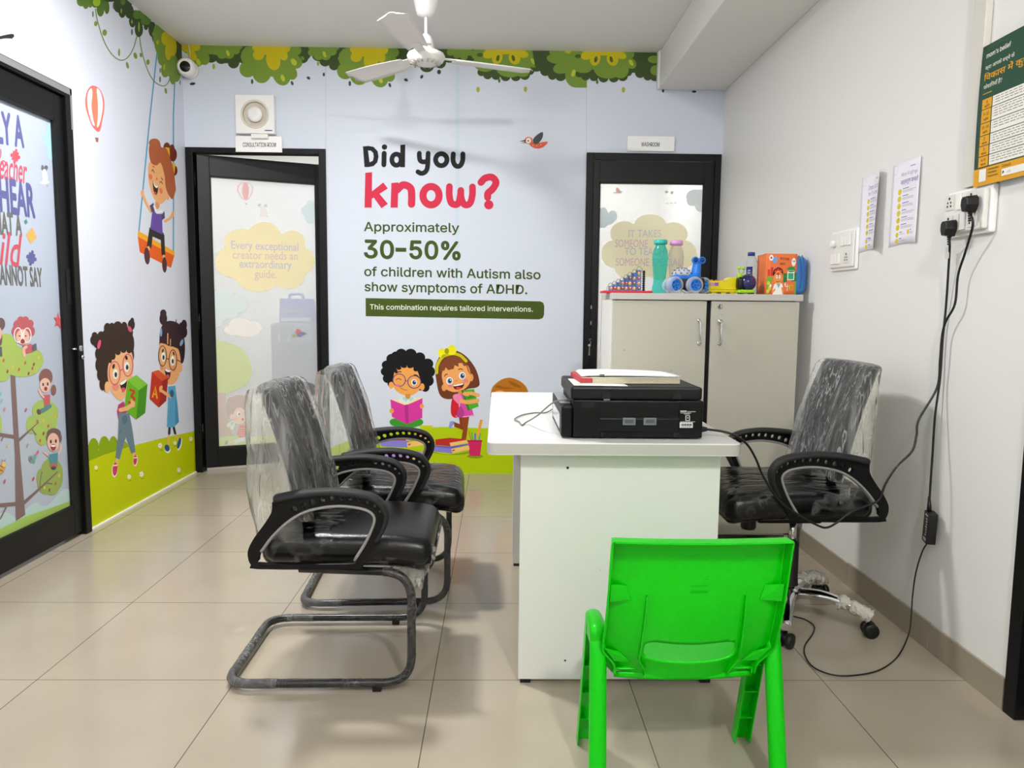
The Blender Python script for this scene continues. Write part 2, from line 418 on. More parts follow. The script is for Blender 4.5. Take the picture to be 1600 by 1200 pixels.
tag(b.build('baseboard_right', mat('skirting_tile', '#958b79', 0.32, bump=(20.0, 0.1)), bevel=0.001), 'brown tile skirting along the foot of the right wall', 'baseboard', kind='structure')
# white sealant where the left wall meets the floor
b = MB(); b.box(XL, XL+0.012, DL[1]+0.005, YB, 0, 0.008)
tag(b.build('baseboard_left', M_PALE), 'thin white sealant line at the foot of the left wall', 'baseboard', kind='structure')

# rooms beyond the two film-covered doors
b = MB(); b.box(-2.7, 1.6, 7.3, 7.4, 0, ZC); b.box(-2.7, -2.6, YB+T, 7.3, 0, ZC); b.box(-0.35, -0.25, YB+T, 7.3, 0, ZC); b.box(1.5, 1.6, YB+T, 7.3, 0, ZC)
tag(b.build('wall_beyond', mat('white_wall_beyond', '#ecebe6', 0.6)), 'white walls of the rooms behind the film-covered doors', 'wall', kind='structure')

# ---------------------------------------------------------------- print on the back wall
posB = lambda px, py, o: on_y(px, py, YB-0.0004) + Vector((0, -o, 0))
A = Art(posB, clamp={0: (XL+0.001, XR-0.001), 2: (0.001, ZC-0.001)})
GRN, DGR, YEL, LIM = '#7a973c', '#455630', '#ccbd20', '#c2c840'
for x0, x1, c in ((508.2, 509.4, '#c7cedd'), (711.5, 718, '#cfdbe8'), (916.0, 917.2, '#c5cfda')):
    A.poly([(x0, 60), (x1, 60), (x1, 740), (x0, 740)], c)
# leafy border under the ceiling
A.poly([(320, 60), (400, 60), (400, 88), (385, 98), (370, 96), (355, 92), (335, 88), (320, 84)], DGR)
A.els([(330, 91, 9, 7), (346, 92, 9, 8), (365, 98, 9, 9), (386, 98, 9, 10), (352, 90, 18, 9), (375, 88, 22, 10), (398, 84, 10, 8)], DGR)
A.els([(303, 70, 22, 16), (307, 92, 12, 13), (318, 90, 9, 12, -20), (326, 74, 20, 11), (312, 80, 14, 16)], GRN)
A.els([(294, 70, 12, 12), (300, 86, 6, 10, -35), (304, 74, 9, 6)], YEL); A.el(310, 97, 3, 6, LIM, -20)
def small_flower(dx, dy):
    A.els([(352+dx, 70+dy, 22, 11), (337+dx, 80+dy, 7, 6), (347+dx, 85+dy, 8, 7), (358+dx, 85+dy, 8, 7), (368+dx, 79+dy, 7, 6), (373+dx, 73+dy, 6, 4)], GRN)
    A.el(356+dx, 83+dy, 2.4, 5, LIM, -20); A.el(380+dx, 91+dy, 2, 4, GRN, -50)
def big_cluster(dx, dy):
    A.els([(473+dx, 90+dy, 9, 9), (477+dx, 80+dy, 10, 14), (462+dx, 78+dy, 26, 14)], DGR)
    A.els([(420+dx, 88+dy, 44, 26), (387+dx, 108+dy, 13, 13), (409+dx, 113+dy, 15, 17), (440+dx, 116+dy, 14, 18, -18), (453+dx, 112+dy, 10, 14, -35), (459+dx, 96+dy, 14, 11, 25), (459+dx, 79+dy, 12, 9), (428+dx, 102+dy, 22, 18)], GRN)
    A.els([(420+dx, 74+dy, 26, 12), (404+dx, 86+dy, 9, 8), (427+dx, 94+dy, 11, 16, -12), (442+dx, 85+dy, 7, 10, -25), (446+dx, 75+dy, 8, 7)], YEL)
    A.el(459+dx, 97+dy, 4, 6, LIM, -35); A.el(442+dx, 122+dy, 3, 5.5, LIM, -20); A.el(473+dx, 91+dy, 2, 3.5, GRN, -40)
    A.els([(394+dx, 127.5+dy, 2, 4), (456.5+dx, 130+dy, 2, 3.5, -20), (482+dx, 122+dy, 3.2, 2, 35), (482.5+dx, 121+dy, 2, 1.4, 35)], '#47563f')
small_flower(0, 0); big_cluster(0, 0)
A.poly([(478, 60), (560, 60), (560, 90), (545, 102), (520, 100), (500, 90), (478, 84)], DGR)
A.els([(508, 95, 9, 9), (522, 102, 8, 8), (538, 103, 9, 9), (500, 88, 12, 8), (530, 95, 22, 10)], DGR)
small_flower(151, 2); big_cluster(152.6, 3)
A.els([(497, 99.5, 1.8, 3.6), (334, 104, 2, 4.2)], '#aaa63c'); A.el(301, 131, 4.5, 2.2, '#3f4a42', -8); A.el(506, 116.5, 1.8, 3, '#47563f')
A.poly([(624, 60), (760, 60), (760, 92), (740, 92), (700, 96), (680, 104), (640, 96), (624, 90)], DGR)
A.els([(667, 104, 11, 9), (688, 98, 9, 9), (640, 92, 14, 9), (702, 88, 12, 10), (735, 84, 20, 12), (655, 92, 14, 10)], DGR)
A.els([(717, 74, 20, 10), (704, 82, 6, 5), (714, 86, 6, 5), (725, 88, 6, 6), (733, 82, 6, 5)], GRN)
A.els([(634, 125, 3, 2, 30), (659, 120, 2.3, 3.2, 30), (686, 112.5, 3, 3.6)], '#3c4a34'); A.els([(649, 103, 1.6, 3.4)], '#a9a53a')
def rain_cluster(dx, dy, cut=None):
    A.els([(752+dx, 113+dy, 6, 6), (762+dx, 117+dy, 7, 7), (775+dx, 118+dy, 7, 7), (790+dx, 119+dy, 8, 8), (806+dx, 119+dy, 8, 8), (820+dx, 117+dy, 8, 8), (829+dx, 110+dy, 6, 7), (790+dx, 108+dy, 36, 12), (838+dx, 104+dy, 12, 8)], DGR)
    A.els([(786+dx, 84+dy, 42, 24), (750+dx, 85+dy, 14, 10), (756+dx, 100+dy, 17, 12, 15), (797+dx, 106+dy, 22, 15), (815+dx, 104+dy, 14, 17, -20), (832+dx, 97+dy, 10, 8, 35), (826+dx, 82+dy, 12, 10)], GRN)
    A.els([(788+dx, 76+dy, 32, 9), (765+dx, 84+dy, 11, 7, -20), (777+dx, 90+dy, 8, 11, 15), (804+dx, 90+dy, 9, 11, -15), (816+dx, 84+dy, 10, 6, 20)], YEL)
    A.els([(778+dx, 91+dy, 2.6, 5, 12), (802+dx, 91+dy, 2.6, 5, -15), (750+dx, 86+dy, 5, 3)], '#56662c')
    A.el(833+dx, 96+dy, 2.8, 5.5, LIM, -35)
rain_cluster(0, 0)
A.poly([(832, 60), (900, 60), (890, 110), (880, 120), (862, 120), (850, 112), (836, 104)], DGR)
A.els([(852, 111, 8, 8), (863, 117, 7, 8), (876, 118, 9, 9), (888, 112, 9, 9)], DGR)
A.els([(900, 92, 26, 24), (871, 92, 17, 8, 5), (879, 106, 15, 9, -12), (900, 118, 17, 19), (872, 82, 14, 6)], GRN)
A.poly([(900, 60), (917, 60), (917, 137), (900, 137)], GRN); A.el(896.5, 114, 3.4, 6.5, LIM, 25)
A.els([(904, 86, 13, 6, 20), (913, 100, 7, 11, 10), (900, 80, 18, 5)], YEL)
A.poly([(917, 60), (1027, 60), (1027, 104), (1005, 112), (990, 104), (917, 120)], DGR)
rain_cluster(153, 2)
A.els([(1000, 114, 8, 8), (1012, 118, 7, 8), (1023, 119, 8, 8), (1015, 108, 16, 10)], DGR); A.els([(1022, 93, 10, 6), (1024, 110, 8, 8)], GRN)
A.els([(747, 140, 2.6, 4.2), (821, 139.5, 2.6, 4.2), (974, 140.5, 2.6, 4.4)], '#b4b535'); A.els([(780, 126, 2, 3.5), (933, 128, 2, 3.5)], '#5d7a3a')
A.els([(1036, 141.5, 1.6, 3.4), (1084.5, 143.3, 3.5, 1.8)], '#2f3a33')
# little bird
A.frame(800, 0, .25); A.k = 6
A.sm([(100, 860), (125, 865), (140, 895), (222, 885), (195, 920), (150, 928), (110, 905)], '#e0674a'); A.els([(102, 878, 24, 23)], '#e0674a'); A.el(103, 879, 17, 18, '#f1e6d2'); A.el(101, 880, 4, 5, '#26262a')
A.sm([(135, 895), (132, 870), (160, 840), (192, 826), (190, 862), (165, 895), (145, 900)], '#4c4d52'); A.poly([(42, 885), (88, 872), (86, 884)], '#3a3b40'); A.poly([(52, 894), (88, 886), (86, 894)], '#3a3b40')
A.els([(130, 908, 3, 3), (155, 912, 3, 3), (180, 905, 3, 3)], '#f3cdb8')
# lettering
K1, K2, K3 = '#1b1b1c', '#d8334f', '#465524'
A.frame(540, 210, .25); A.k = 6
def S(pts, w, c, smooth=True): A.st(pts, w, c, smooth)
W = 31
A.poly([(108, 75), (142, 72), (175, 78), (200, 105), (206, 140), (198, 175), (175, 198), (145, 204), (118, 204)], K1, [[(140, 100), (150, 174), (170, 165), (176, 140), (172, 115), (158, 102)]])
S([(241, 118), (239, 190)], W, K1, False); A.el(243, 79, 17, 17, K1)
A.ring(318, 158, 44, 50, 30, K1); A.poly([(342, 66), (373, 63), (371, 205), (341, 205)], K1)
S([(461, 118), (461, 140), (468, 165), (492, 172), (512, 160), (516, 120)], 30, K1); S([(516, 118), (512, 200), (500, 232), (475, 244), (452, 234)], 30, K1)
A.ring(598, 158, 51, 53, 31, K1); S([(673, 122), (672, 165), (688, 196), (715, 196), (731, 165), (733, 122)], 31, K1)
W = 44
A.poly([(123, 240), (166, 236), (163, 458), (118, 458)], K2); A.poly([(160, 360), (236, 300), (264, 338), (160, 405)], K2); A.poly([(160, 372), (196, 352), (264, 434), (224, 462)], K2)
A.poly([(286, 304), (330, 300), (326, 458), (281, 458)], K2); S([(318, 350), (360, 316), (405, 335), (413, 380), (412, 436)], 46, K2)
A.ring(534, 383, 73, 80, 45, K2)
S([(649, 326), (648, 380), (662, 430), (700, 436), (716, 390), (720, 350)], 42, K2); S([(720, 350), (722, 395), (742, 438), (776, 432), (792, 380), (793, 328)], 42, K2)
S([(846, 300), (872, 274), (915, 268), (940, 300), (920, 340), (890, 368), (888, 394)], 44, K2); A.el(895, 440, 29, 29, K2)
A.text('Approximately', (116, 604), (709, 612), 56, K3, bold=0.027)
A.text('30', (119, 769), (298, 775), 108, K3, bold=0.05); A.poly([(312, 708), (379, 709), (379, 734), (312, 733)], K3); A.text('50%', (403, 774), (714, 782), 108, K3, bold=0.05)
A.text('of children with Autism also', (118, 884), (1217, 905), 56, K3, bold=0.028)
A.text('show symptoms of ADHD.', (120, 979), (1134, 998), 56, K3, bold=0.028)
A.poly([(125, 1023), (1215, 1043), (1235, 1052), (1242, 1075), (1240, 1128), (1232, 1148), (1210, 1156), (126, 1136)], '#47571f')
A.text('This combination requires tailored interventions.', (152, 1093), (1170, 1108), 31, '#eef0e2', bold=0.018)
# grass and reading children
A.frame(0, 0, 1); A.k = 6
A.poly([(508, 704), (540, 690), (575, 679), (620, 672), (690, 667), (760, 669), (840, 676), (912, 681), (912, 745), (508, 745)], '#b3cc0a')
A.frame(570, 530, .175)
SK, SK2 = '#efa654', '#f0a862'
A.el(985, 1045, 72, 20, '#86a010'); A.sm([(600, 1000), (750, 1030), (940, 1000), (940, 1020), (780, 1035), (610, 1015)], '#86a010')
A.poly([(480, 768), (605, 772), (610, 795), (500, 800)], '#c9cf18')
A.els([(385, 270, 190, 160), (195, 230, 44, 40), (240, 175, 48, 45), (325, 130, 50, 45), (275, 150, 40, 40), (410, 130, 52, 45), (490, 165, 50, 48), (560, 220, 52, 48), (585, 290, 42, 48), (568, 370, 48, 50), (540, 430, 38, 40), (190, 288, 48, 42), (205, 350, 45, 42), (232, 395, 30, 32), (500, 350, 80, 110)], '#17171a')
A.els([(236, 412, 22, 32), (512, 426, 22, 32)], SK)
A.sm([(262, 300), (290, 258), (370, 236), (450, 262), (482, 315), (498, 400), (488, 450), (440, 492), (385, 506), (325, 490), (270, 450), (255, 395)], SK)
A.els([(305, 258, 22, 16), (350, 242, 26, 15), (405, 244, 26, 15), (455, 266, 22, 22), (278, 285, 14, 20)], '#17171a')
A.poly([(360, 490), (410, 490), (405, 545), (365, 545)], '#d9913f')
A.sm([(290, 545), (345, 512), (385, 535), (425, 512), (482, 540), (470, 575), (385, 592), (300, 575)], '#e3e9ea'); A.poly([(345, 512), (385, 535), (372, 560), (335, 532)], '#a5d8d2'); A.poly([(425, 512), (388, 535), (405, 558), (438, 532)], '#a5d8d2')
A.st([(280, 364), (300, 351), (325, 362)], 6, '#3a2216'); A.el(440, 385, 26, 28, '#f7f7f5'); A.el(442, 386, 18, 21, '#4a688f'); A.el(442, 387, 10, 12, '#15161a'); A.el(447, 379, 4, 5, '#ffffff')
A.ring(307, 366, 60, 60, 8, '#6c4280'); A.ring(442, 382, 62, 60, 8, '#6c4280'); A.st([(365, 372), (381, 372)], 7, '#6c4280')
A.st([(285, 302), (305, 290), (326, 292)], 8, '#1d1512'); A.st([(440, 318), (465, 322), (482, 340)], 8, '#1d1512'); A.el(295, 413, 22, 12, '#df7aa0'); A.st([(318, 434), (345, 450), (378, 455)], 4, '#7a3d1f')
A.sm([(225, 725), (290, 706), (375, 745), (465, 706), (520, 730), (500, 768), (380, 795), (245, 770)], '#3d9a2c')
A.poly([(230, 535), (300, 548), (365, 578), (480, 520), (508, 518), (515, 530), (365, 600)], '#f3dfa0')
A.poly([(228, 537), (365, 592), (515, 526), (513, 702), (375, 760), (242, 692)], '#d93b9f'); A.poly([(352, 588), (388, 582), (390, 752), (366, 758)], '#b92f89')
A.els([(240, 640, 20, 22), (510, 598, 18, 22)], SK); A.st([(228, 632), (250, 632)], 4, '#c9803b'); A.st([(500, 592), (522, 590)], 4, '#c9803b')
A.poly([(130, 1010), (330, 1000), (560, 1005), (560, 1060), (470, 1092), (350, 1092), (140, 1050)], '#b48ad6'); A.poly([(360, 1060), (540, 1020), (550, 1060), (380, 1092)], '#f3c671')
A.poly([(155, 892), (270, 850), (560, 850), (560, 882), (390, 908), (170, 908)], '#bf2f2b'); A.poly([(355, 880), (550, 850), (562, 882), (372, 908)], '#f5c774')
A.poly([(140, 905), (150, 900), (390, 905), (400, 968), (155, 958), (136, 932)], '#8b83d2'); A.poly([(375, 925), (550, 888), (556, 940), (382, 970)], '#f5c774'); A.el(398, 940, 14, 6, '#b5352b', -20)
A.poly([(265, 862), (300, 862), (285, 884)], '#e06cc3'); A.poly([(410, 855), (455, 855), (440, 882), (425, 882)], '#e06cc3')
A.poly([(630, 895), (760, 880), (912, 895), (905, 905), (765, 955), (630, 945)], '#bf2f2b'); A.poly([(756, 925), (905, 900), (925, 925), (768, 957)], '#f5c774')
A.poly([(600, 950), (770, 975), (782, 1020), (605, 1000)], '#8b83d2'); A.poly([(610, 948), (765, 957), (930, 932), (930, 942), (770, 978), (600, 956)], '#6a63c4'); A.poly([(772, 980), (930, 950), (935, 985), (784, 1020)], '#f5c774'); A.el(792, 992, 12, 6, '#b5352b', -20)
# cup of pencils
A.k = 60
A.st([(950, 910), (930, 825)], 10, '#c0832c', False); A.st([(962, 910), (955, 835)], 10, '#57a05a', False); A.st([(985, 910), (985, 850)], 22, '#5f8fb0', False); A.st([(1020, 910), (1028, 840)], 16, '#62b878', False); A.st([(1005, 910), (1000, 870)], 12, '#e0b33c', False)
A.poly([(996, 858), (1030, 716), (1054, 722), (1020, 866)], '#efa43a')
A.poly([(920, 905), (1046, 905), (1030, 1042), (935, 1042)], '#d42a61'); A.poly([(914, 900), (1050, 900), (1047, 916), (918, 916)], '#b3204e')
# girl hugging a book
A.k = 40
A.sm([(630, 240), (690, 130), (780, 95), (890, 140), (985, 255), (1025, 385), (1000, 430), (905, 450), (820, 520), (735, 535), (672, 500), (642, 390)], '#6f3a22')
A.els([(708, 432, 22, 32), (950, 342, 20, 34)], '#e99f58')
A.sm([(690, 295), (750, 215), (860, 195), (925, 245), (945, 320), (935, 395), (880, 450), (800, 472), (725, 445), (698, 385)], SK2)
A.poly([(672, 295), (668, 225), (740, 150), (840, 150), (900, 200), (948, 325), (925, 290), (905, 235), (885, 240), (870, 212), (835, 214), (838, 245), (800, 232), (795, 264), (745, 276), (722, 250), (712, 278), (690, 285)], '#83462a')
A.st([(642, 300), (650, 230), (695, 160), (775, 130), (850, 145), (905, 195)], 26, '#cfc518'); A.els([(690, 125, 36, 42), (775, 98, 44, 45)], '#f0ea1c'); A.el(732, 106, 20, 26, '#a39c14'); A.el(705, 150, 24, 14, '#b7b016', -30)
for ex, ey in ((757, 372), (870, 326)):
    A.el(ex, ey, 30, 33, '#f8f8f6'); A.el(ex+2, ey+1, 21, 25, '#5f83ac'); A.el(ex+2, ey+1, 12, 15, '#15161a'); A.el(ex+7, ey-6, 5, 6, '#ffffff')
A.st([(712, 332), (722, 316), (738, 312)], 7, '#3a1f14'); A.st([(836, 271), (855, 264), (872, 272)], 7, '#3a1f14'); A.els([(762, 418, 20, 14), (902, 370, 20, 17)], '#ec7f84'); A.st([(808, 376), (828, 367)], 5, '#c0753a')
A.sm([(790, 410), (840, 402), (885, 388), (878, 425), (850, 446), (805, 446)], '#6d1620'); A.sm([(793, 410), (840, 402), (880, 392), (870, 406), (805, 420)], '#ffffff'); A.el(838, 436, 24, 9, '#d9503f')
A.sm([(775, 548), (800, 532), (840, 590), (832, 690), (792, 696), (768, 652)], '#cf252c')
A.poly([(760, 735), (796, 730), (802, 748), (766, 796), (748, 792)], '#8d9ad8')
A.poly([(840, 690), (890, 690), (880, 812), (800, 782), (795, 738), (848, 758)], '#8a3f1c'); A.poly([(860, 690), (932, 690), (905, 892), (862, 892), (878, 800)], '#94461e')
A.poly([(800, 495), (850, 478), (905, 500), (940, 560), (975, 685), (820, 693), (850, 590)], '#df4dac'); A.st([(815, 688), (895, 692), (972, 678)], 9, '#f5a3cd'); A.sm([(822, 690), (850, 600), (885, 640), (880, 690)], '#b7408f')
A.poly([(830, 460), (872, 452), (876, 490), (838, 496)], '#dd914d'); A.sm([(790, 500), (840, 488), (872, 530), (848, 582), (796, 540)], '#f186b3')
A.poly([(860, 455), (975, 445), (1018, 600), (920, 637)], '#52b02c'); A.poly([(860, 455), (880, 452), (938, 632), (920, 637)], '#357f1b'); A.poly([(895, 475), (965, 466), (985, 520), (915, 535)], '#3c8f22')
A.st([(862, 552), (915, 562), (1005, 550)], 36, SK2); A.st([(890, 486), (950, 484), (1012, 500)], 32, SK2); A.st([(985, 540), (1015, 538)], 12, SK2); A.st([(890, 500), (925, 505)], 10, SK2)
# boy mostly hidden by the desk
A.k = 40; A.el(1290, 560, 140, 130, SK); A.sm([(1126, 520), (1135, 440), (1165, 400), (1225, 358), (1300, 344), (1380, 372), (1440, 425), (1458, 500), (1380, 480), (1290, 470), (1200, 480)], '#b8731d')
A.sm([(1280, 372), (1340, 390), (1400, 430), (1330, 420)], '#9c5d14'); A.sm([(1180, 410), (1240, 425), (1330, 440), (1240, 445), (1170, 430)], '#9c5d14'); A.el(1205, 472, 40, 14, SK)
A.build('mural', wall_back)

# ---------------------------------------------------------------- print on the left wall
posL = lambda px, py, o: on_x(px, py, XL+0.0004) + Vector((o, 0, 0))
A = Art(posL, clamp={1: (DL[1]+0.02, YB-0.001), 2: (0.001, ZC-0.001)})
# (the leaves continue above the door, so the forward limit is open there)
A.clamp[1] = (2.2, YB-0.001)
A.els([(127, 2, 7, 8), (134, 6, 5, 8), (141, 4, 4, 8)], '#5d7d31'); A.els([(157, 14, 6, 12), (162, 6, 8, 10), (149, 2, 8, 10), (167, 12, 4, 10)], '#557a2e'); A.els([(151, 3, 6, 7)], '#9fc22a')
A.els([(172, -2, 12, 5), (186, 8, 9, 12), (191, 17, 6, 11), (202, 18, 7, 11), (207, 33, 5.5, 10), (217, 46, 6.5, 12), (212, 28, 10, 12), (228, 41, 3.5, 6), (234, 38, 4, 6), (226, 30, 10, 10), (238, 46, 6, 12), (242, 55, 5, 12), (196, 6, 10, 10)], '#3d4f30')
A.els([(192, 2, 4, 6), (214, 23, 6, 7), (224, 31, 4, 9), (230, 33, 5, 6), (220, 22, 6, 7)], '#5f8434'); A.els([(189.5, 17, 1.2, 4), (217, 42, 1.4, 8), (206, 34, 1.4, 3), (239, 53, 1.2, 3)], '#98ad3a')
A.els([(248, 56, 9, 22), (258, 66, 17, 26), (250, 68, 8, 15), (266, 92, 14, 28), (254, 90, 8, 13), (258, 110, 6.5, 11), (270, 119, 5.5, 13), (276, 108, 7, 20)], GRN)
A.els([(277, 76, 4, 14), (281, 82, 5, 16)], DGR)
A.els([(262, 60, 10, 12), (263, 80, 5, 14), (270, 74, 6, 14), (257, 60, 5, 10)], YEL); A.els([(246, 66, 2, 4), (256.5, 105, 1.6, 5)], '#b8c02c')
A.st([(149, 14), (152, 32), (162, 63), (174, 84), (188, 94), (199, 90), (208, 76), (214, 56)], 1.6, '#7a9252'); A.st([(218, 58), (221, 78), (226.5, 98), (234, 117), (243, 129), (255, 134.5), (262, 130), (266, 121)], 1.4, '#76884f')
A.els([(149.5, 37, 2.6, 4), (163.5, 51, 3.4, 5), (186, 82, 1.5, 6), (199, 102, 2, 5.5, -15), (211.5, 87, 2.6, 5, -15), (220, 86, 2, 3.6, -10), (231, 97, 2.6, 4.4), (259, 142, 1.9, 4.6, -10)], '#7f9d3f')
A.els([(145, 22, 1.2, 5), (177, 9, 1, 5), (206, 50, 1.6, 5), (250, 124, 1.3, 5), (250, 110, 1, 4), (281.2, 129, .8, 4)], '#6d7f68')
# branch-like dark bird over the door
A.sm([(-14, 62), (-2, 57), (10, 54), (20, 53), (22, 57), (19, 60), (22, 61), (10, 60), (-4, 62), (-14, 65)], '#2b2b2e')
# balloon
A.frame(0, 0, .25); A.k = 4
A.sm([(590, 536), (625, 560), (650, 620), (652, 680), (640, 750), (622, 822), (584, 800), (556, 740), (534, 660), (538, 590), (560, 545)], '#ee7a70')
A.sm([(570, 552), (578, 580), (572, 660), (582, 740), (592, 785), (575, 770), (552, 690), (545, 620), (552, 575)], '#f6f5f8'); A.sm([(606, 552), (630, 580), (643, 650), (634, 730), (615, 792), (605, 780), (612, 680), (606, 600)], '#f6f5f8'); A.sm([(590, 540), (605, 580), (612, 680), (606, 790), (594, 785), (580, 720), (574, 640), (580, 570)], '#fb8a6c')
A.poly([(594, 858), (616, 862), (613, 890), (600, 886)], '#a26a55')
# ropes and girl on a swing
A.frame(0, 0, 1)
A.st([(245.5, 81), (234.6, 180), (217, 362)], 2.0, '#4b9fc6', False); A.st([(273, 129), (271, 180), (271, 391)], 1.8, '#4b9fc6', False)
A.frame(200, 180, .2165)
A.poly([(70, 872), (335, 1012), (310, 1102), (85, 988)], '#e9631f'); A.poly([(72, 833), (335, 983), (335, 1016), (70, 876)], '#f8ae2a')
SW = '#f0b176'
A.els([(280, 238, 26, 42), (325, 285, 28, 50), (337, 400, 20, 36), (318, 240, 18, 30)], '#74301f')
A.poly([(268, 230), (300, 236), (302, 312), (286, 320)], '#f3b60f'); A.poly([(304, 348), (342, 352), (336, 420), (318, 424)], '#f3b60f')
A.st([(165, 695), (128, 630), (104, 565)], 19, SW); A.el(104, 562, 12, 26, SW); A.st([(268, 765), (305, 742), (324, 712)], 20, SW); A.el(325, 712, 10, 22, SW); A.el(212, 645, 16, 34, '#e09b60')
A.poly([(155, 808), (182, 832), (168, 962), (135, 948)], '#2e2c2b'); A.poly([(233, 852), (262, 862), (268, 1012), (242, 1010)], '#2e2c2b'); A.poly([(160, 808), (258, 850), (250, 908), (165, 870)], '#2e2c2b')
A.els([(147, 962, 10, 18), (258, 1022, 9, 16)], SW); A.els([(137, 1016, 20, 62, -4), (263, 1080, 17, 56, -2)], '#543139')
A.poly([(172, 640), (192, 680), (215, 712), (240, 712), (264, 705), (262, 742), (246, 755), (250, 862), (160, 820), (174, 700)], '#6a4ea6'); A.poly([(156, 652), (184, 632), (192, 682), (170, 702)], '#55496b'); A.poly([(240, 722), (262, 692), (266, 742), (246, 757)], '#55496b')
A.st([(188, 655), (208, 704), (242, 690)], 13, '#f4f2f4')
A.sm([(155, 340), (205, 325), (245, 345), (265, 430), (292, 540), (265, 620), (225, 637), (182, 590), (152, 490), (145, 400)], SW); A.el(288, 592, 9, 22, SW)
A.sm([(150, 250), (165, 195), (195, 172), (228, 190), (240, 230), (275, 240), (300, 300), (325, 380), (342, 520), (325, 602), (297, 582), (272, 522), (262, 430), (235, 345), (205, 362), (165, 340)], '#b5623c'); A.els([(190, 200, 40, 32), (170, 260, 20, 40), (335, 530, 10, 30), (315, 580, 12, 24)], '#b5623c')
A.st([(170, 404), (178, 392), (188, 414)], 5, '#4a261a'); A.st([(228, 488), (238, 478), (248, 496)], 5, '#4a261a'); A.st([(178, 368), (188, 374)], 6, '#7a3d22'); A.st([(240, 452), (250, 468)], 6, '#7a3d22')
A.els([(162, 444, 13, 22, -15), (237, 546, 12, 22, -15)], '#ee7a5c'); A.el(206, 460, 6, 10, '#d2814c'); A.sm([(178, 470), (196, 512), (216, 505), (212, 560), (196, 574), (182, 535)], '#482024'); A.sm([(180, 474), (198, 510), (216, 506), (208, 526), (190, 512)], '#ffffff'); A.el(194, 562, 9, 9, '#d8574a')
# grass, bush
A.k = 4; A.frame(130, 470, .25); A.clamp[1] = (DL[1]+0.004, YB-0.001)
A.els([(65, 920, 34, 62), (132, 908, 34, 62), (188, 908, 30, 62), (245, 925, 40, 52), (30, 960, 20, 60)], '#8ba910'); A.poly([(10, 940), (285, 915), (285, 960), (10, 1020)], '#8ba910')
A.poly([(0, 1015), (30, 1004), (130, 962), (300, 908), (480, 862), (720, 804), (735, 1090), (490, 1215), (0, 1470)], '#c4cf00')
for fx, fy, fs in ((80, 1042, .75), (287, 1100, .85), (364, 1083, 1), (480, 905, 1), (573, 888, .7), (672, 862, .8), (597, 1057, .85)):
    A.st([(fx-2, fy+30*fs), (fx+14*fs, fy+26*fs)], 4, '#7e9408', False)
    for a in range(5): A.el(fx+8*fs*math.cos(a*1.257), fy+10*fs*math.sin(a*1.257), 6*fs, 8*fs, '#f6f7ea', n=10)
    A.el(fx, fy, 3.5*fs, 4.5*fs, '#e4c830', n=10)
# girl carrying the green block
SKL = '#f4b983'; HB = '#3a2a22'
A.st([(212, 985), (205, 1030)], 16, SKL, False); A.st([(316, 945), (322, 985)], 15, SKL, False)
A.el(196, 1058, 18, 46, '#f4efe9', 4); A.el(198, 1052, 15, 42, '#d23b61', 4); A.el(325, 998, 14, 36, '#f4efe9', 4); A.el(324, 994, 11, 32, '#d23b61', 4); A.st([(190, 1030), (208, 1028)], 8, '#f4efe9'); A.st([(316, 982), (332, 980)], 7, '#f4efe9')
A.poly([(218, 650), (252, 628), (275, 690), (225, 775), (210, 692)], '#c23c70'); A.poly([(222, 698), (288, 704), (306, 800), (326, 945), (300, 955), (265, 852), (226, 992), (200, 980), (216, 850)], '#6d858f'); A.el(258, 742, 18, 28, '#59707b'); A.st([(225, 830), (235, 810)], 4, '#59707b')
A.els([(75, 245, 32, 36), (70, 215, 18, 20), (85, 270, 20, 26), (300, 150, 22, 34), (305, 125, 12, 20)], HB)
A.els([(205, 255, 100, 112), (150, 170, 22, 32), (178, 165, 18, 28), (215, 160, 28, 32), (255, 165, 20, 34), (285, 200, 25, 40), (300, 270, 18, 60), (305, 340, 12, 40), (110, 250, 30, 60), (95, 330, 22, 40), (95, 400, 20, 44), (105, 460, 20, 40), (120, 520, 20, 40), (150, 400, 45, 150), (140, 545, 14, 24)], HB); A.el(98, 273, 10, 30, '#e0567f', 12); A.el(290, 177, 11, 20, '#e0567f', -25)
A.sm([(165, 375), (210, 322), (290, 312), (312, 380), (306, 470), (282, 560), (240, 620), (200, 602), (165, 545), (150, 450)], SKL); A.el(148, 540, 16, 36, SKL)
A.els([(185, 345, 16, 24), (215, 320, 18, 20), (250, 308, 18, 18), (285, 310, 16, 18), (168, 370, 10, 20)], HB)
A.els([(200, 540, 22, 24)], '#ef9478')
for ex, ey in ((200, 458), (271, 412)): A.el(ex, ey, 16, 31, '#fbfbf8'); A.el(ex+2, ey+4, 9, 17, '#54636f'); A.el(ex+2, ey+4, 5, 10, '#16171a')
A.ring(195, 452, 37, 76, 6, '#d5547a'); A.ring(277, 403, 34, 72, 6, '#d5547a'); A.st([(232, 436), (244, 428)], 6, '#d5547a'); A.el(188, 410, 8, 16, HB, 15); A.el(268, 356, 8, 14, HB, -15)
A.sm([(230, 516), (268, 490), (266, 545), (246, 572), (235, 548)], '#381a1c'); A.el(249, 555, 12, 14, '#e2596b'); A.sm([(231, 514), (266, 490), (264, 508), (237, 526)], '#ffffff')
A.poly([(275, 495), (345, 560), (330, 742), (255, 680)], '#6cb71e'); A.poly([(345, 560), (400, 520), (386, 700), (330, 742)], '#479316'); A.poly([(275, 495), (330, 464), (400, 520), (345, 560)], '#84cb3b')
A.st([(292, 556), (316, 568), (300, 596), (318, 612), (302, 645), (284, 632)], 14, '#cc3a24'); A.st([(232, 682), (270, 672), (305, 650)], 26, SKL); A.els([(310, 645, 12, 22), (300, 628, 6, 14)], SKL)
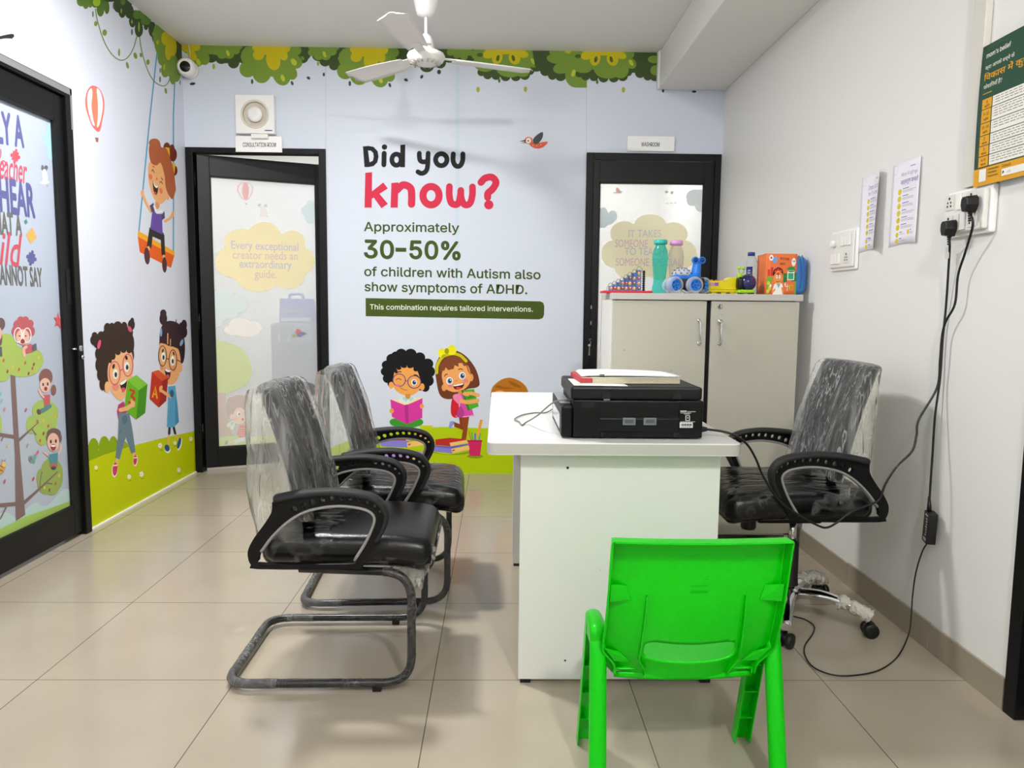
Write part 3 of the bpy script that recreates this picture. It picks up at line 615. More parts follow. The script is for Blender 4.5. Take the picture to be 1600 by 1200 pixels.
# girl carrying the red block
A.k = 30; SK3 = '#f1b075'; HD = '#37212a'
A.st([(537, 820), (532, 900)], 10, SK3, False); A.st([(574, 820), (594, 870)], 10, SK3, False); A.st([(540, 785), (537, 830)], 15, '#232326', False); A.st([(564, 785), (574, 828)], 14, '#232326', False)
A.el(525, 926, 19, 27, '#f2f2ee', -15); A.el(524, 920, 16, 22, '#2d5c7a', -15); A.el(602, 896, 13, 40, '#f2f2ee', 14); A.el(599, 890, 10, 36, '#2d5c7a', 14)
A.poly([(530, 536), (575, 530), (588, 640), (598, 758), (562, 792), (522, 790), (528, 650)], '#58a7ce'); A.poly([(575, 600), (588, 640), (598, 758), (575, 780)], '#4390b9')
A.els([(500, 78, 20, 24), (500, 112, 24, 40), (630, 150, 18, 32), (632, 195, 18, 36), (610, 165, 12, 30), (580, 135, 3, 22)], HD)
A.el(608, 416, 11, 30, SK3)
A.sm([(476, 300), (480, 190), (510, 135), (560, 127), (610, 160), (634, 260), (632, 355), (612, 392), (560, 340), (480, 300)], HD)
A.sm([(478, 270), (540, 284), (592, 300), (610, 392), (600, 460), (575, 510), (540, 524), (505, 500), (480, 420)], SK3); A.poly([(478, 262), (520, 272), (530, 198), (536, 275), (592, 300), (600, 240), (540, 200), (480, 220)], HD); A.st([(528, 205), (527, 268)], 7, SK3); A.st([(545, 240), (544, 280)], 5, SK3)
A.el(486, 196, 7, 28, '#8fb0d6'); A.el(614, 262, 9, 22, '#8fb0d6', 20)
A.els([(492, 415, 10, 20), (566, 425, 12, 20)], '#e8926a')
for ex, ey in ((500, 350), (558, 374)): A.el(ex, ey, 13, 30, '#fbfbf8'); A.el(ex+1, ey+4, 7, 16, '#54636f'); A.el(ex+1, ey+4, 4, 9, '#16171a')
A.ring(495, 345, 27, 66, 5, '#26262a'); A.ring(560, 370, 27, 66, 5, '#26262a'); A.st([(522, 362), (534, 364)], 5, '#26262a'); A.st([(587, 370), (612, 382)], 5, '#26262a'); A.el(497, 312, 5, 13, HD, 15); A.el(565, 330, 5, 13, HD, -15)
A.sm([(508, 420), (528, 432), (546, 430), (540, 480), (525, 490), (513, 460)], '#381a1c'); A.sm([(510, 422), (528, 432), (545, 432), (540, 446), (516, 440)], '#ffffff'); A.el(527, 474, 10, 14, '#e2596b')
A.poly([(428, 445), (490, 502), (472, 668), (414, 612)], '#c5321f'); A.poly([(490, 502), (530, 482), (518, 625), (472, 668)], '#a1261b'); A.poly([(428, 445), (470, 432), (530, 482), (490, 502)], '#dc552e')
A.st([(433, 600), (449, 535), (460, 608)], 11, '#f0a526', False); A.st([(438, 580), (458, 588)], 9, '#f0a526', False)
A.st([(548, 600), (515, 580), (486, 560)], 18, SK3); A.els([(482, 552, 9, 20), (490, 540, 5, 12)], SK3); A.el(553, 580, 13, 24, '#34627b')
A.build('mural', wall_left)
# ================================================================ doors
FILM = film('frosted_film', '#eef1f4', 0.42, 0.25)
def film_ink(h): return ink('#%02x%02x%02x' % tuple(int(int(h[i:i+2], 16)*0.62+0.38*246) for i in (1, 3, 5)), 0.30)
# ---- door_1: left wall, closed, printed quotation
d1 = MB(); f0, f1 = DL[0], DL[1]
d1.box(XL-0.09, XL+0.022, f1-0.050, f1, 0, DL[2]); d1.box(XL-0.09, XL+0.022, f0, f0+0.05, 0, DL[2]); d1.box(XL-0.09, XL+0.022, f0+0.05, f1-0.05, DL[2]-0.045, DL[2])
door_1 = tag(d1.build('door_1', M_ALU, bevel=0.002), 'black framed door on the left wall with a printed quotation and tree', 'door', kind='structure')
b = MB(); b.box(XL-0.08, XL+0.0235, f0, f1-0.002, DL[2]-0.002, DL[2]+0.001); b.box(XL+0.0215, XL+0.0235, f0, f1, DL[2]-0.030, DL[2]); b.box(XL+0.0215, XL+0.0235, f1-0.014, f1, 1.95, DL[2])  # scratched edge, silver strips paint in the light it reflects
b.build('frame_edge_sheen', M_SILVER, door_1)['label'] = 'scuffed frame edge painted silvery for reflected light'
b = MB(); x0, x1 = XL-0.035, XL+0.006; g0, g1 = 2.80, 3.600; z0, z1 = 0.157, 1.974
b.box(x0, x1, g1, f1-0.053, 0.02, DL[2]-0.048); b.box(x0, x1, f0+0.053, g0, 0.02, DL[2]-0.048); b.box(x0, x1, g0, g1, z1, DL[2]-0.048); b.box(x0, x1, g0, g1, 0.02, z0)
leaf1 = b.build('door_leaf', M_ALU2, door_1, bevel=0.002)
b = MB()
for a in ((x1-0.012, x1+0.001, g1-0.010, g1, z0, z1), (x1-0.012, x1+0.001, g0, g0+0.01, z0, z1), (x1-0.012, x1+0.001, g0, g1, z1-0.01, z1), (x1-0.012, x1+0.001, g0, g1, z0, z0+0.01)): b.box(*a)
b.build('gasket', M_RUB, leaf1)
b = MB(); b.box(XL-0.02, XL-0.010, g0-0.005, g1+0.005, z0-0.005, z1+0.005)
b.build('glass_panel', mat('frosted_print_base', '#b3bccd', 0.22, coat=0.3, bump=(2.0, 0.01)), leaf1)
b = MB(); b.box(x1, x1+0.003, 3.628, 3.655, 1.13, 1.29); b.box(x1+0.003, x1+0.005, 3.650, 3.654, 1.135, 1.285)
b.build('latch_plate', M_RUB, leaf1, bevel=0.001)
b = MB(); P = on_x(124, 545, XL+0.03); b.tube([(x1, P.y-0.03, P.z), (XL+0.028, P.y-0.02, P.z)], 0.005, 8); b.rbox((XL+0.036, P.y, P.z+0.002), (0.012, 0.022, 0.028), 0.005, 2)
P = on_x(128, 558, XL+0.025); b.lathe([(0.002, -0.004), (0.010, -0.003), (0.011, 0.006), (0.006, 0.010)], M=Matrix.Translation(P) @ Matrix.Rotation(R(90), 4, 'Y'), n=14)
b.build('lock_knob', M_STEEL, leaf1)
XG = XL-0.0095
posD1 = lambda px, py, o: on_x(px, py, XG) + Vector((o, 0, 0))
A = Art(posD1, clamp={1: (g0+0.001, g1-0.001), 2: (z0+0.001, z1-0.001)}); A.up = (0, 0, 1)
BLU, RED, GRY = '#54558f', '#c2485a', '#5f605c'
A.frame(0, 60, 1/3)
A.els([(228, 470, 26, 38), (244, 430, 24, 44), (242, 530, 22, 42), (258, 480, 20, 60)], '#9fcde4')
A.sm([(198, 625), (215, 622), (222, 640), (224, 668), (232, 672), (220, 682), (196, 682), (188, 676), (200, 665)], '#ecebe6'); A.els([(199, 606, 6, 13), (216, 606, 9, 11), (209, 618, 9, 14)], '#5a5b61'); A.els([(208, 622, 8, 10)], '#ecebe6'); A.st([(220, 684), (222, 696)], 3, '#9f8f86', False)
A.text('Y A', (15, 490), (112, 508), 104, BLU, 'bfont', bold=0.075, pre='ONL')
A.text('eacher', (0, 655), (130, 682), 92, RED, 'bfont', bold=0.018, shear=0.35, pre='T')
A.st([(-6, 612), (10, 575), (26, 582), (20, 602)], 5, RED); A.st([(0, 560), (4, 540), (3, 520)], 5, RED)
A.text('HEAR', (3, 806), (164, 838), 116, BLU, 'bfont', bold=0.075, pre='CAN ')
A.text('AT A', (10, 916), (103, 924), 74, GRY, 'bfont', bold=0.075, pre='WH')
A.text('ild', (0, 1058), (110, 1074), 118, RED, 'bfont', bold=0.02, shear=0.35, pre='Ch')
A.text('ANNOT SAY', (2, 1152), (198, 1163), 68, GRY, 'bfont', bold=0.065, pre='C')
def puzzle(cx, cy, r, c, rot=0):
    A.poly([(cx+1.25*r*math.cos(R(rot+a)), cy+1.9*r*math.sin(R(rot+a))) for a in (45, 135, 225, 315)], c)
    for a in (0, 90, 180, 270): A.el(cx+1.1*r*math.cos(R(rot+a)), cy+1.65*r*math.sin(R(rot+a)), r*.38, r*.55, c, n=12)
puzzle(72, 552, 16, '#cf4a57', 12); puzzle(147, 925, 17, '#e2a550', 8); puzzle(147, 1029, 17, '#54558f', 14); puzzle(121, 860, 6, '#4d7f80', 10)
A.frame(0, 450, .375)
A.sm([(90, 945), (115, 915), (150, 893), (190, 908), (235, 868), (270, 836), (310, 862), (310, 930), (100, 975)], '#b3d0cb'); A.sm([(-60, 985), (10, 935), (60, 955), (80, 990), (-60, 1020)], '#b3d0cb')
A.poly([(-60, 1030), (40, 985), (105, 952), (200, 920), (305, 882), (310, 925), (0, 1065), (-60, 1100)], '#9fc255')
TR = '#77605c'
A.poly([(42, 350), (62, 350), (78, 620), (84, 700), (105, 945), (65, 972), (62, 700)], TR)
A.els([(25, 270, 50, 82), (92, 325, 78, 46), (145, 300, 36, 44), (10, 345, 34, 46), (60, 290, 50, 50)], '#a3bd57'); A.els([(185, 512, 52, 48), (195, 560, 44, 44), (175, 600, 32, 56), (130, 570, 22, 38), (225, 520, 18, 34)], '#a3bd57')
A.els([(215, 765, 46, 56), (190, 810, 36, 50), (236, 785, 26, 58), (168, 790, 16, 36), (215, 830, 30, 34)], '#8ea64c'); A.els([(-6, 570, 14, 42)], '#a3bd57')
A.st([(72, 640), (110, 605), (160, 560)], 12, TR, w2=3); A.st([(132, 588), (150, 612)], 5, TR); A.st([(88, 905), (160, 840), (240, 765)], 15, TR, w2=4); A.st([(185, 812), (216, 816)], 5, TR); A.st([(164, 836), (168, 800), (174, 765)], 4, TR); A.st([(-30, 606), (70, 622)], 15, TR); A.st([(5, 636), (16, 612)], 5, TR); A.st([(-30, 908), (78, 898)], 16, TR); A.st([(0, 962), (24, 915)], 6, TR)
for (x, y, c) in ((14, 302, '#c25a40'), (30, 348, '#8f4a3c'), (52, 330, '#d9c04a'), (78, 340, '#c25a40'), (104, 312, '#b85c4a'), (118, 356, '#8f4a3c'), (140, 318, '#8f4a3c'), (134, 335, '#c25a40'), (160, 290, '#d9c04a'), (155, 556, '#c25a40'), (180, 552, '#d9c04a'), (180, 606, '#8f4a3c'), (200, 575, '#c25a40'), (228, 534, '#d9c04a'), (166, 636, '#c25a40'), (245, 782, '#d9c04a'), (205, 842, '#8f4a3c'), (230, 815, '#c25a40'), (184, 832, '#d9c04a')): A.el(x, y, 4, 8, c, 12, n=12)
for (x, y, c) in ((18, 505, '#d08a70'), (107, 508, '#b8626a'), (114, 655, '#d08a70'), (30, 655, '#d9b874'), (18, 806, '#a85560'), (138, 795, '#b8505c'), (2, 440, '#6fb8a8'), (6, 470, '#6fb8a8')): A.el(x, y, 4, 9, c, 15, n=12)
A.els([(95, 170, 40, 44), (70, 150, 14, 16), (85, 132, 14, 14), (105, 132, 14, 14), (125, 148, 14, 16), (132, 180, 12, 20), (60, 180, 12, 20)], '#b8535a'); A.el(93, 204, 28, 32, '#e6b49c'); A.ring(74, 196, 18, 32, 4, '#f3eeec'); A.ring(112, 197, 18, 32, 4, '#f3eeec'); A.els([(80, 200, 4, 3), (106, 200, 4, 3)], '#6b4238'); A.el(93, 222, 9, 10, '#93343a'); A.poly([(92, 240), (130, 232), (134, 268), (96, 275)], '#bd5458'); A.st([(100, 282), (98, 255), (108, 245)], 12, '#e6b49c'); A.poly([(132, 238), (150, 230), (152, 258), (134, 266)], '#5b6068')
A.els([(2, 150, 18, 26), (0, 210, 8, 30)], '#604a49'); A.el(-4, 190, 10, 26, '#d9a890'); A.poly([(-10, 245), (6, 245), (8, 285), (-10, 285)], '#55575e')
A.els([(190, 372, 28, 36), (222, 425, 11, 22)], '#84544f'); A.el(187, 405, 23, 30, '#eabba6'); A.els([(178, 402, 3.5, 7), (197, 400, 3.5, 7)], '#332623'); A.el(189, 420, 7, 9, '#96343b'); A.poly([(165, 378), (190, 345), (215, 378), (190, 372)], '#84544f'); A.poly([(178, 446), (208, 444), (206, 494), (184, 494)], '#c4565c'); A.st([(180, 455), (168, 440), (162, 425)], 8, '#eabba6'); A.st([(205, 492), (180, 508), (170, 512)], 18, '#558484'); A.el(160, 516, 8, 12, '#5a4641', -20)
A.els([(223, 608, 30, 24), (200, 625, 10, 18), (246, 625, 10, 20)], '#6c544d'); A.el(220, 642, 25, 38, '#eab9a4'); A.els([(210, 640, 4, 8), (231, 638, 4, 8)], '#332623'); A.el(220, 664, 11, 14, '#8c2e35'); A.el(220, 658, 9, 4, '#ffffff'); A.st([(202, 700), (190, 690), (182, 684)], 8, '#eab9a4'); A.st([(238, 695), (250, 675), (253, 655)], 8, '#eab9a4'); A.poly([(200, 695), (240, 686), (238, 732), (208, 735)], '#488992'); A.els([(222, 740, 16, 9)], '#c4565c'); A.els([(222, 750, 10, 7)], '#3f3f58')
A.poly([(240, 100), (246, 125), (262, 130), (249, 142), (252, 172), (240, 152), (226, 160), (233, 135), (221, 122), (236, 122)], '#d44b55')
A.els([(127, 712, 8, 14, -10), (142, 705, 8, 12, 20), (140, 722, 5, 8)], '#5ba39b'); A.els([(127, 712, 4, 7)], '#b8404c'); A.st([(146, 696), (158, 684)], 6, '#d9606a'); A.st([(152, 684), (158, 676)], 2, '#3c3c40')
A.els([(8, 748, 13, 27, 20)], '#c89b52'); A.st([(-4, 740), (14, 748)], 4, '#6a4a2e'); A.st([(-6, 756), (10, 764)], 4, '#6a4a2e'); A.el(14, 735, 8, 12, '#e0b878'); A.st([(10, 722), (6, 716)], 2, '#3c3c40'); A.st([(17, 722), (20, 714)], 2, '#3c3c40')
A.build('printed_film', leaf1, lambda c: ink('#%02x%02x%02x' % tuple(int(int(c[i:i+2], 16)*0.88+0.12*190) for i in (1, 3, 5))))  # inks greyed: reflected haze of the film put into their colour

# ---- door_2: consultation room, standing ajar into the room behind
d2 = MB(); T = 0.07
d2.box(DA[0], DA[0]+0.046, YB-0.012, YB+T, 0, DA[2]); d2.box(DA[1]-0.046, DA[1], YB-0.012, YB+T, 0, DA[2]); d2.box(DA[0]+0.046, DA[1]-0.046, YB-0.012, YB+T, DA[2]-0.034, DA[2])
door_2 = tag(d2.build('door_2', M_ALU, bevel=0.002), 'black framed door standing ajar under the consultation room sign', 'door', kind='structure')
HA = Vector((-1.985, 5.10, 0)); TH = R(24); EA = Vector((math.cos(TH), math.sin(TH), 0)); NA = Vector((-math.sin(TH), math.cos(TH), 0))
MA = Matrix((EA, NA, Vector((0, 0, 1)))).transposed().to_4x4(); MA.translation = HA
b = MB(); lw = 0.838; gl, gr, zb, zt = 0.077, 0.766, 0.158, 1.975
b.box(0, gl, -0.012, 0.03, 0.025, 2.108, MA); b.box(gr, lw, -0.012, 0.03, 0.025, 2.108, MA); b.box(gl, gr, -0.012, 0.03, zt, 2.108, MA); b.box(gl, gr, -0.012, 0.03, 0.025, zb, MA)
leaf2 = b.build('door_leaf', M_ALU2, door_2, bevel=0.002)
b = MB()
for a in ((gl, gl+0.009), (gr-0.009, gr)): b.box(a[0], a[1], -0.010, 0.0, zb, zt, MA)
b.box(gl, gr, -0.010, 0.0, zt-0.009, zt, MA); b.box(gl, gr, -0.010, 0.0, zb, zb+0.009, MA); b.build('gasket', M_RUB, leaf2)
b = MB(); b.box(gl-0.004, gr+0.004, 0.001, 0.006, zb-0.004, zt+0.004, MA); b.build('glass_panel', FILM, leaf2)
for z in (1.95, 1.02, 0.28):
    b = MB(); b.tube([HA+Vector((-0.010, -0.012, z-0.05)), HA+Vector((-0.010, -0.012, z+0.05))], 0.007, 8); b.tube([HA+Vector((-0.010, -0.012, z-0.012)), HA+Vector((-0.010, -0.012, z+0.012))], 0.009, 8); b.build('hinge', M_ALU, door_2)
b = MB(); b.box(lw-0.045, lw-0.035, -0.014, -0.011, 0.98, 1.10, MA); b.build('lock_plate', M_ALU, leaf2)
posD2 = lambda px, py, o: hit(px, py, HA, NA) - NA*(0.0004+o)
A = Art(posD2); A.up = (0, 0, 1)
_p = A.P
def clipA(p):
    q = _p(p); s = max(gl+0.010, min(gr-0.010, (q-HA).dot(EA))); d = (q-HA).dot(NA); r = HA+EA*s+NA*d; r.z = max(zb+0.01, min(zt-0.01, q.z)); return r
A.P = clipA
A.frame(290, 210, .225)
A.sm([(415, 330), (445, 340), (470, 370), (465, 400), (437, 452), (398, 452), (362, 400), (358, 365), (385, 338)], '#eab0b0'); A.sm([(398, 340), (390, 400), (405, 445), (398, 446), (370, 395), (370, 365)], '#f3f3f3'); A.sm([(432, 340), (442, 380), (432, 445), (440, 440), (462, 390), (458, 362)], '#f3f3f3'); A.sm([(415, 332), (434, 380), (430, 446), (404, 446), (398, 380)], '#e79a9a'); A.poly([(412, 476), (430, 476), (426, 488), (416, 488)], '#d9b5a8')
A.els([(514, 490, 12, 9, -20), (556, 494, 12, 10, 30)], '#b5b5b5'); A.sm([(525, 505), (555, 508), (570, 555), (580, 568), (525, 568)], '#efe6e2'); A.els([(520, 566, 4, 6), (584, 566, 3, 4)], '#c0bcbc')
A.els([(865, 540, 42, 82), (830, 530, 30, 30), (895, 560, 30, 50)], '#cfe3e5')
A.els([(545, 700, 115, 92), (390, 752, 125, 98), (305, 885, 100, 105), (740, 762, 92, 96), (790, 878, 108, 100), (505, 985, 160, 108), (710, 980, 120, 92), (560, 860, 240, 190), (400, 920, 130, 100)], '#f4e19a')
A.text('Every exceptional', (318, 794), (783, 810), 42, '#b5abbf', 'bfont', bold=0.012); A.text('creator needs an', (328, 862), (779, 872), 42, '#dba79f', 'bfont', bold=0.012); A.text('extraordinary', (375, 925), (735, 933), 42, '#b5abbf', 'bfont', bold=0.012); A.text('guide.', (480, 995), (632, 1000), 42, '#dba79f', 'bfont', bold=0.012)
A.frame(300, 460, .2376)
A.els([(200, 40, 90, 80), (300, 60, 70, 65), (180, 120, 70, 60), (150, 150, 60, 70), (240, 110, 70, 50)], '#d0e0e1'); A.els([(320, 205, 80, 50), (390, 220, 70, 45), (280, 235, 70, 35), (360, 245, 90, 35)], '#efe9e2')
A.sm([(140, 318), (230, 317), (310, 345), (365, 405), (392, 480), (385, 545), (345, 600), (260, 638), (140, 650), (120, 480)], '#bccd7e'); A.poly([(150, 648), (216, 645), (225, 750), (268, 930), (160, 950)], '#bfa79d')
A.sm([(150, 955), (260, 928), (400, 935), (600, 915), (850, 905), (850, 1015), (150, 1015)], '#bfd389')
A.els([(290, 715, 62, 46), (250, 750, 24, 45), (330, 705, 50, 42), (262, 700, 28, 24), (300, 678, 28, 18)], '#b79d92'); A.el(312, 800, 44, 56, '#ecc8b5'); A.el(262, 805, 13, 18, '#ecc8b5'); A.el(306, 785, 12, 16, '#ffffff'); A.el(310, 787, 5, 8, '#5a4a42'); A.el(290, 820, 14, 10, '#efb3a2'); A.el(334, 822, 8, 9, '#b8564c')
A.st([(240, 862), (270, 840), (262, 880)], 24, '#dfe8dc'); A.sm([(312, 870), (375, 865), (385, 935), (305, 938)], '#d97f74')
for k in range(4): A.st([(308, 882+15*k), (380, 880+15*k)], 4, '#efb8ae')
A.st([(385, 945), (320, 955), (280, 972)], 24, '#d6dfea'); A.st([(280, 970), (240, 978)], 12, '#ecc8b5'); A.el(226, 974, 9, 16, '#8b93a0', 20)
A.els([(745, 600, 42, 26), (775, 605, 34, 22), (730, 625, 34, 20), (790, 640, 22, 26), (720, 590, 22, 14)], '#36363a'); A.sm([(722, 640), (770, 640), (780, 690), (760, 725), (735, 735), (722, 700)], '#d79c80'); A.el(783, 690, 10, 14, '#d79c80'); A.el(740, 704, 10, 8, '#a84a48'); A.st([(800, 705), (780, 740), (760, 765)], 14, '#d8d8d4'); A.el(765, 752, 12, 14, '#c2564a'); A.st([(770, 800), (800, 740)], 20, '#dfe3e0')
A.sm([(682, 258), (690, 226), (715, 238), (722, 262)], '#c0483e'); A.sm([(690, 262), (722, 246), (752, 258), (730, 268), (710, 282)], '#64508f'); A.poly([(656, 264), (692, 262), (690, 278), (660, 278)], '#6f8f4a')
A.build('printed_film', leaf2, film_ink)

# ---- door_3: washroom, closed, behind the cabinet
d3 = MB()
d3.box(DB[0], DB[0]+0.046, YB-0.012, YB+T, 0, DB[2]); d3.box(DB[1]-0.04, DB[1], YB-0.012, YB+T, 0, DB[2]); d3.box(DB[0]+0.046, DB[1]-0.04, YB-0.012, YB+T, DB[2]-0.046, DB[2])
door_3 = tag(d3.build('door_3', M_ALU, bevel=0.002), 'black framed door closed under the washroom sign', 'door', kind='structure')
b = MB(); y0, y1 = YB+0.002, YB+0.04; l0, l1, gl3, gr3, zt3, zb3 = DB[0]+0.048, DB[1]-0.042, 0.657, 1.350, 1.958, 0.158
b.box(l0, gl3, y0, y1, 0.02, DB[2]-0.05); b.box(gr3, l1, y0, y1, 0.02, DB[2]-0.05); b.box(gl3, gr3, y0, y1, zt3, DB[2]-0.05); b.box(gl3, gr3, y0, y1, 0.02, zb3)
leaf3 = b.build('door_leaf', M_ALU2, door_3, bevel=0.002)
b = MB(); b.box(gl3, gl3+0.008, y0+0.002, y0+0.012, zb3, zt3); b.box(gr3-0.008, gr3, y0+0.002, y0+0.012, zb3, zt3); b.box(gl3, gr3, y0+0.002, y0+0.012, zt3-0.008, zt3); b.build('gasket', M_RUB, leaf3)
b = MB(); b.box(gl3-0.004, gr3+0.004, y0+0.012, y0+0.017, zb3-0.004, zt3+0.004); b.build('glass_panel', FILM, leaf3)
b = MB(); P = on_y(923, 480, y0)
for z in (P.z, P.z-0.105): b.box(P.x-0.007, P.x+0.007, y0-0.002, y0, z-0.012, z+0.012)
b.build('lock_screws', M_SILVER, leaf3)
posD3 = lambda px, py, o: on_y(px, py, y0+0.0112) + Vector((0, -o, 0))
A = Art(posD3, clamp={0: (gl3+0.009, gr3-0.009), 2: (zb3, zt3-0.009)}); A.up = (0, 0, 1)
A.frame(900, 220, .2)
A.sm([(315, 400), (316, 366), (338, 378), (344, 400)], '#d98a7c'); A.sm([(320, 406), (345, 392), (362, 398), (345, 412)], '#a79bb8'); A.poly([(292, 402), (322, 400), (318, 412), (294, 410)], '#a8b8a0')
A.els([(708, 400, 12, 12, 20), (750, 404, 12, 12, -20)], '#b9bab9'); A.els([(712, 490, 10, 4), (745, 488, 10, 4), (775, 486, 8, 4)], '#d9dad8')
A.els([(215, 600, 40, 82), (285, 590, 36, 46), (190, 620, 30, 60), (240, 620, 60, 40)], '#cfe9ee'); A.els([(930, 440, 70, 60), (980, 470, 60, 90), (905, 470, 40, 40)], '#dcebec')
A.els([(580, 665, 128, 92), (380, 725, 112, 98), (295, 885, 98, 108), (760, 728, 112, 92), (835, 885, 108, 112), (560, 850, 250, 210), (450, 985, 150, 110), (690, 985, 160, 110)], '#fdf2b8')
A.text('IT TAKES', (410, 753), (664, 752), 42, '#c3bfc0', 'bfont', bold=0.008); A.text('SOMEONE', (304, 830), (561, 832), 43, '#d6a9a8', 'bfont', bold=0.012); A.text('TO TEACH', (380, 892), (690, 893), 42, '#c2b8c4', 'bfont', bold=0.01); A.text('SOMEONE', (310, 975), (570, 977), 43, '#d9aaa4', 'bfont', bold=0.012); A.text('SPECIAL', (592, 977), (826, 978), 43, '#b9c6cc', 'bfont', bold=0.008)
A.build('printed_film', leaf3, film_ink)
k = MB(); P = on_y(921, 540, y0-0.016)
k.lathe([(0.003, 0), (0.010, 0.001), (0.010, 0.003), (0.003, 0.004)], M=Matrix.Translation((P.x, y0-0.012, P.z)) @ Matrix.Rotation(R(90), 4, 'X'), n=14)
k.box(P.x-0.003, P.x+0.003, y0-0.0145, y0-0.0125, P.z-0.062, P.z-0.008); k.box(P.x-0.006, P.x+0.006, y0-0.0145, y0-0.0125, P.z-0.066, P.z-0.054); k.tube([(P.x, y0, P.z), (P.x, y0-0.014, P.z)], 0.0025, 8)
k.tube(catmull([(P.x+0.002, y0-0.0135, P.z+0.006), (P.x+0.010, y0-0.014, P.z+0.025), (P.x-0.004, y0-0.014, P.z+0.04), (P.x+0.014, y0-0.012, P.z+0.045)], 5), 0.0015, 6)
tag(move_origin(k.build('key', M_STEEL), (P.x, y0, P.z)), 'steel key hanging in the lock of the black washroom door', 'key')

# ---- door_4: black frame at the near end of the right wall
d4 = MB(); d4.box(XR-0.012, XR+0.09, 1.985, 2.034, 0, 2.12); d4.box(XR-0.012, XR+0.09, 1.101, 1.15, 0, 2.12); d4.box(XR-0.012, XR+0.09, 1.15, 1.985, 2.075, 2.12)
door_4 = tag(d4.build('door_4', M_ALU, bevel=0.002), 'black door frame at the near end of the right wall', 'door', kind='structure')
b = MB(); b.box(XR+0.02, XR+0.06, 1.153, 1.982, 0.02, 2.072); b.build('door_leaf', M_ALU2, door_4)

# ---- things faintly seen through the film of the consultation room door
b = MB(); x0, x1, yy0, yy1, zt = -1.88, -1.02, 6.25, 6.95, 0.985
t = thing('storage_crate', (-1.45, 6.6, 0), 'grey covered crate showing faintly through the film of the consultation room door', 'crate')
b.rbox((0, 0, zt/2), (0.86, 0.68, zt), 0.03, 6); b.build('body', mat('grey_cover', '#4d576b', 0.6, bump=(10, 0.5)), t)
for k in range(9):
    b = MB(); b.box(-0.36+k*0.085, -0.352+k*0.085, -0.347, -0.341, zt-0.15, zt-0.10); b.build('slot', mat('crate_slot', '#e6e8ec', 0.6), t)
t = thing('carry_case', (-1.70, 6.42, zt+0.001), 'small blue carry case standing on the grey crate behind the film', 'case')
b = MB(); b.prism([[(-0.14, 0), (0.17, 0), (0.14, 0.20), (-0.13, 0.20)]], -0.04, 0.04, lambda u, v, q: Vector((u, q, v))); b.build('shell', mat('case_blue', '#2338a8', 0.45), t, bevel=0.008)
b = MB(); b.tube(fillet([(-0.06, 0, 0.195), (-0.055, 0, 0.235), (0.055, 0, 0.235), (0.06, 0, 0.195)], 0.015), 0.011, 8); b.build('handle', mat('case_blue', '#2338a8'), t)
for k in range(8):
    b = MB(); b.box(-0.12+k*0.032, -0.098+k*0.032, -0.044, -0.040, 0.012, 0.04); b.build('coloured_tab', mat('case_tabs', '#cfd6c4', 0.5), t)
    b = MB(); b.box(-0.115+k*0.03, -0.105+k*0.03, -0.044, -0.040, 0.08, 0.11); b.build('coloured_tab', mat('case_tabs_pink', '#c88aa8', 0.5), t)
# ================================================================ things fixed to walls and ceiling
def lettering(parent, name, posf, lines, col, mk=None):
    A = Art(posf); A.up = (0, 0, 1)
    for (txt, p0, p1, cap, bold) in lines: A.text(txt, p0, p1, cap, col, 'inter', bold)
    return A.build(name, parent, mk)
def sign(px0, px1, py0, py1, txt, tp0, tp1, cap, label):
    a, c = on_y(px0, py0, YB), on_y(px1, py1, YB); y1 = YB-0.013
    t = thing('name_sign', ((a.x+c.x)/2, y1, c.z), label, 'sign')
    b = MB(); b.box(a.x, c.x, y1-0.004, y1, c.z, a.z, Matrix.Translation(-t.location)); b.build('board', mat('sign_card', '#f8f8f6', 0.5), t, bevel=0.001)
    A = Art(lambda px, py, o: on_y(px, py, y1-0.0045) + Vector((0, -o, 0)) - t.location); A.up = (0, 0, 1); A.text(txt, tp0, tp1, cap, '#202022', 'inter', 0.022); A.build('lettering', t)
sign(369, 442, 213, 239, 'CONSULTATION ROOM', (379.5, 229.4), (431.2, 229.6), 6.6, 'white sign reading CONSULTATION ROOM above the open door')
sign(980, 1052.5, 213, 237.5, 'WASHROOM', (1002, 228.5), (1030.4, 229), 6.2, 'white sign reading WASHROOM above the closed door')

# extractor fan above the consultation room door
a, c = on_y(371, 151, YB), on_y(432.5, 211.5, YB); cx, cz = (a.x+c.x)/2, (a.z+c.z)/2; hw = (c.x-a.x)/2; hh = (a.z-c.z)/2
t = thing('exhaust_fan', (cx, YB, c.z), 'square white extractor fan above the consultation room sign', 'exhaust fan')
ct = cz-c.z
b = MB(); n = 40; ring = [(0.090*math.cos(i/n*2*math.pi), ct+0.090*math.sin(i/n*2*math.pi)) for i in range(n)]
b.prism([[(-hw, ct-hh), (hw, ct-hh), (hw, ct+hh), (-hw, ct+hh)], ring], -0.05, -0.0005, lambda u, v, q: Vector((u, q, v))); b.build('housing', M_WHITE, t, bevel=0.006)
MX = Matrix.Translation((0, 0, ct)) @ Matrix.Rotation(R(90), 4, 'X')
b = MB(); b.lathe([(0.091, 0.045), (0.089, 0.053), (0.082, 0.055), (0.078, 0.05), (0.078, 0.03), (0.091, 0.03)], M=MX, n=40, caps=False); b.build('ring', mat('dusty_plastic', '#ded7ca', 0.5), t)
b = MB(); b.lathe([(0.0905, 0.026), (0.0905, 0.030)], M=MX, n=36); b.build('back_plate', mat('fan_recess', '#d2c9bb', 0.6), t)
b = MB(); b.lathe([(0.0, 0.062), (0.030, 0.061), (0.046, 0.056), (0.050, 0.045), (0.047, 0.036), (0.02, 0.031)], M=MX, n=36); b.build('centre_cover', mat('fan_cover', '#f0efec', 0.3), t)
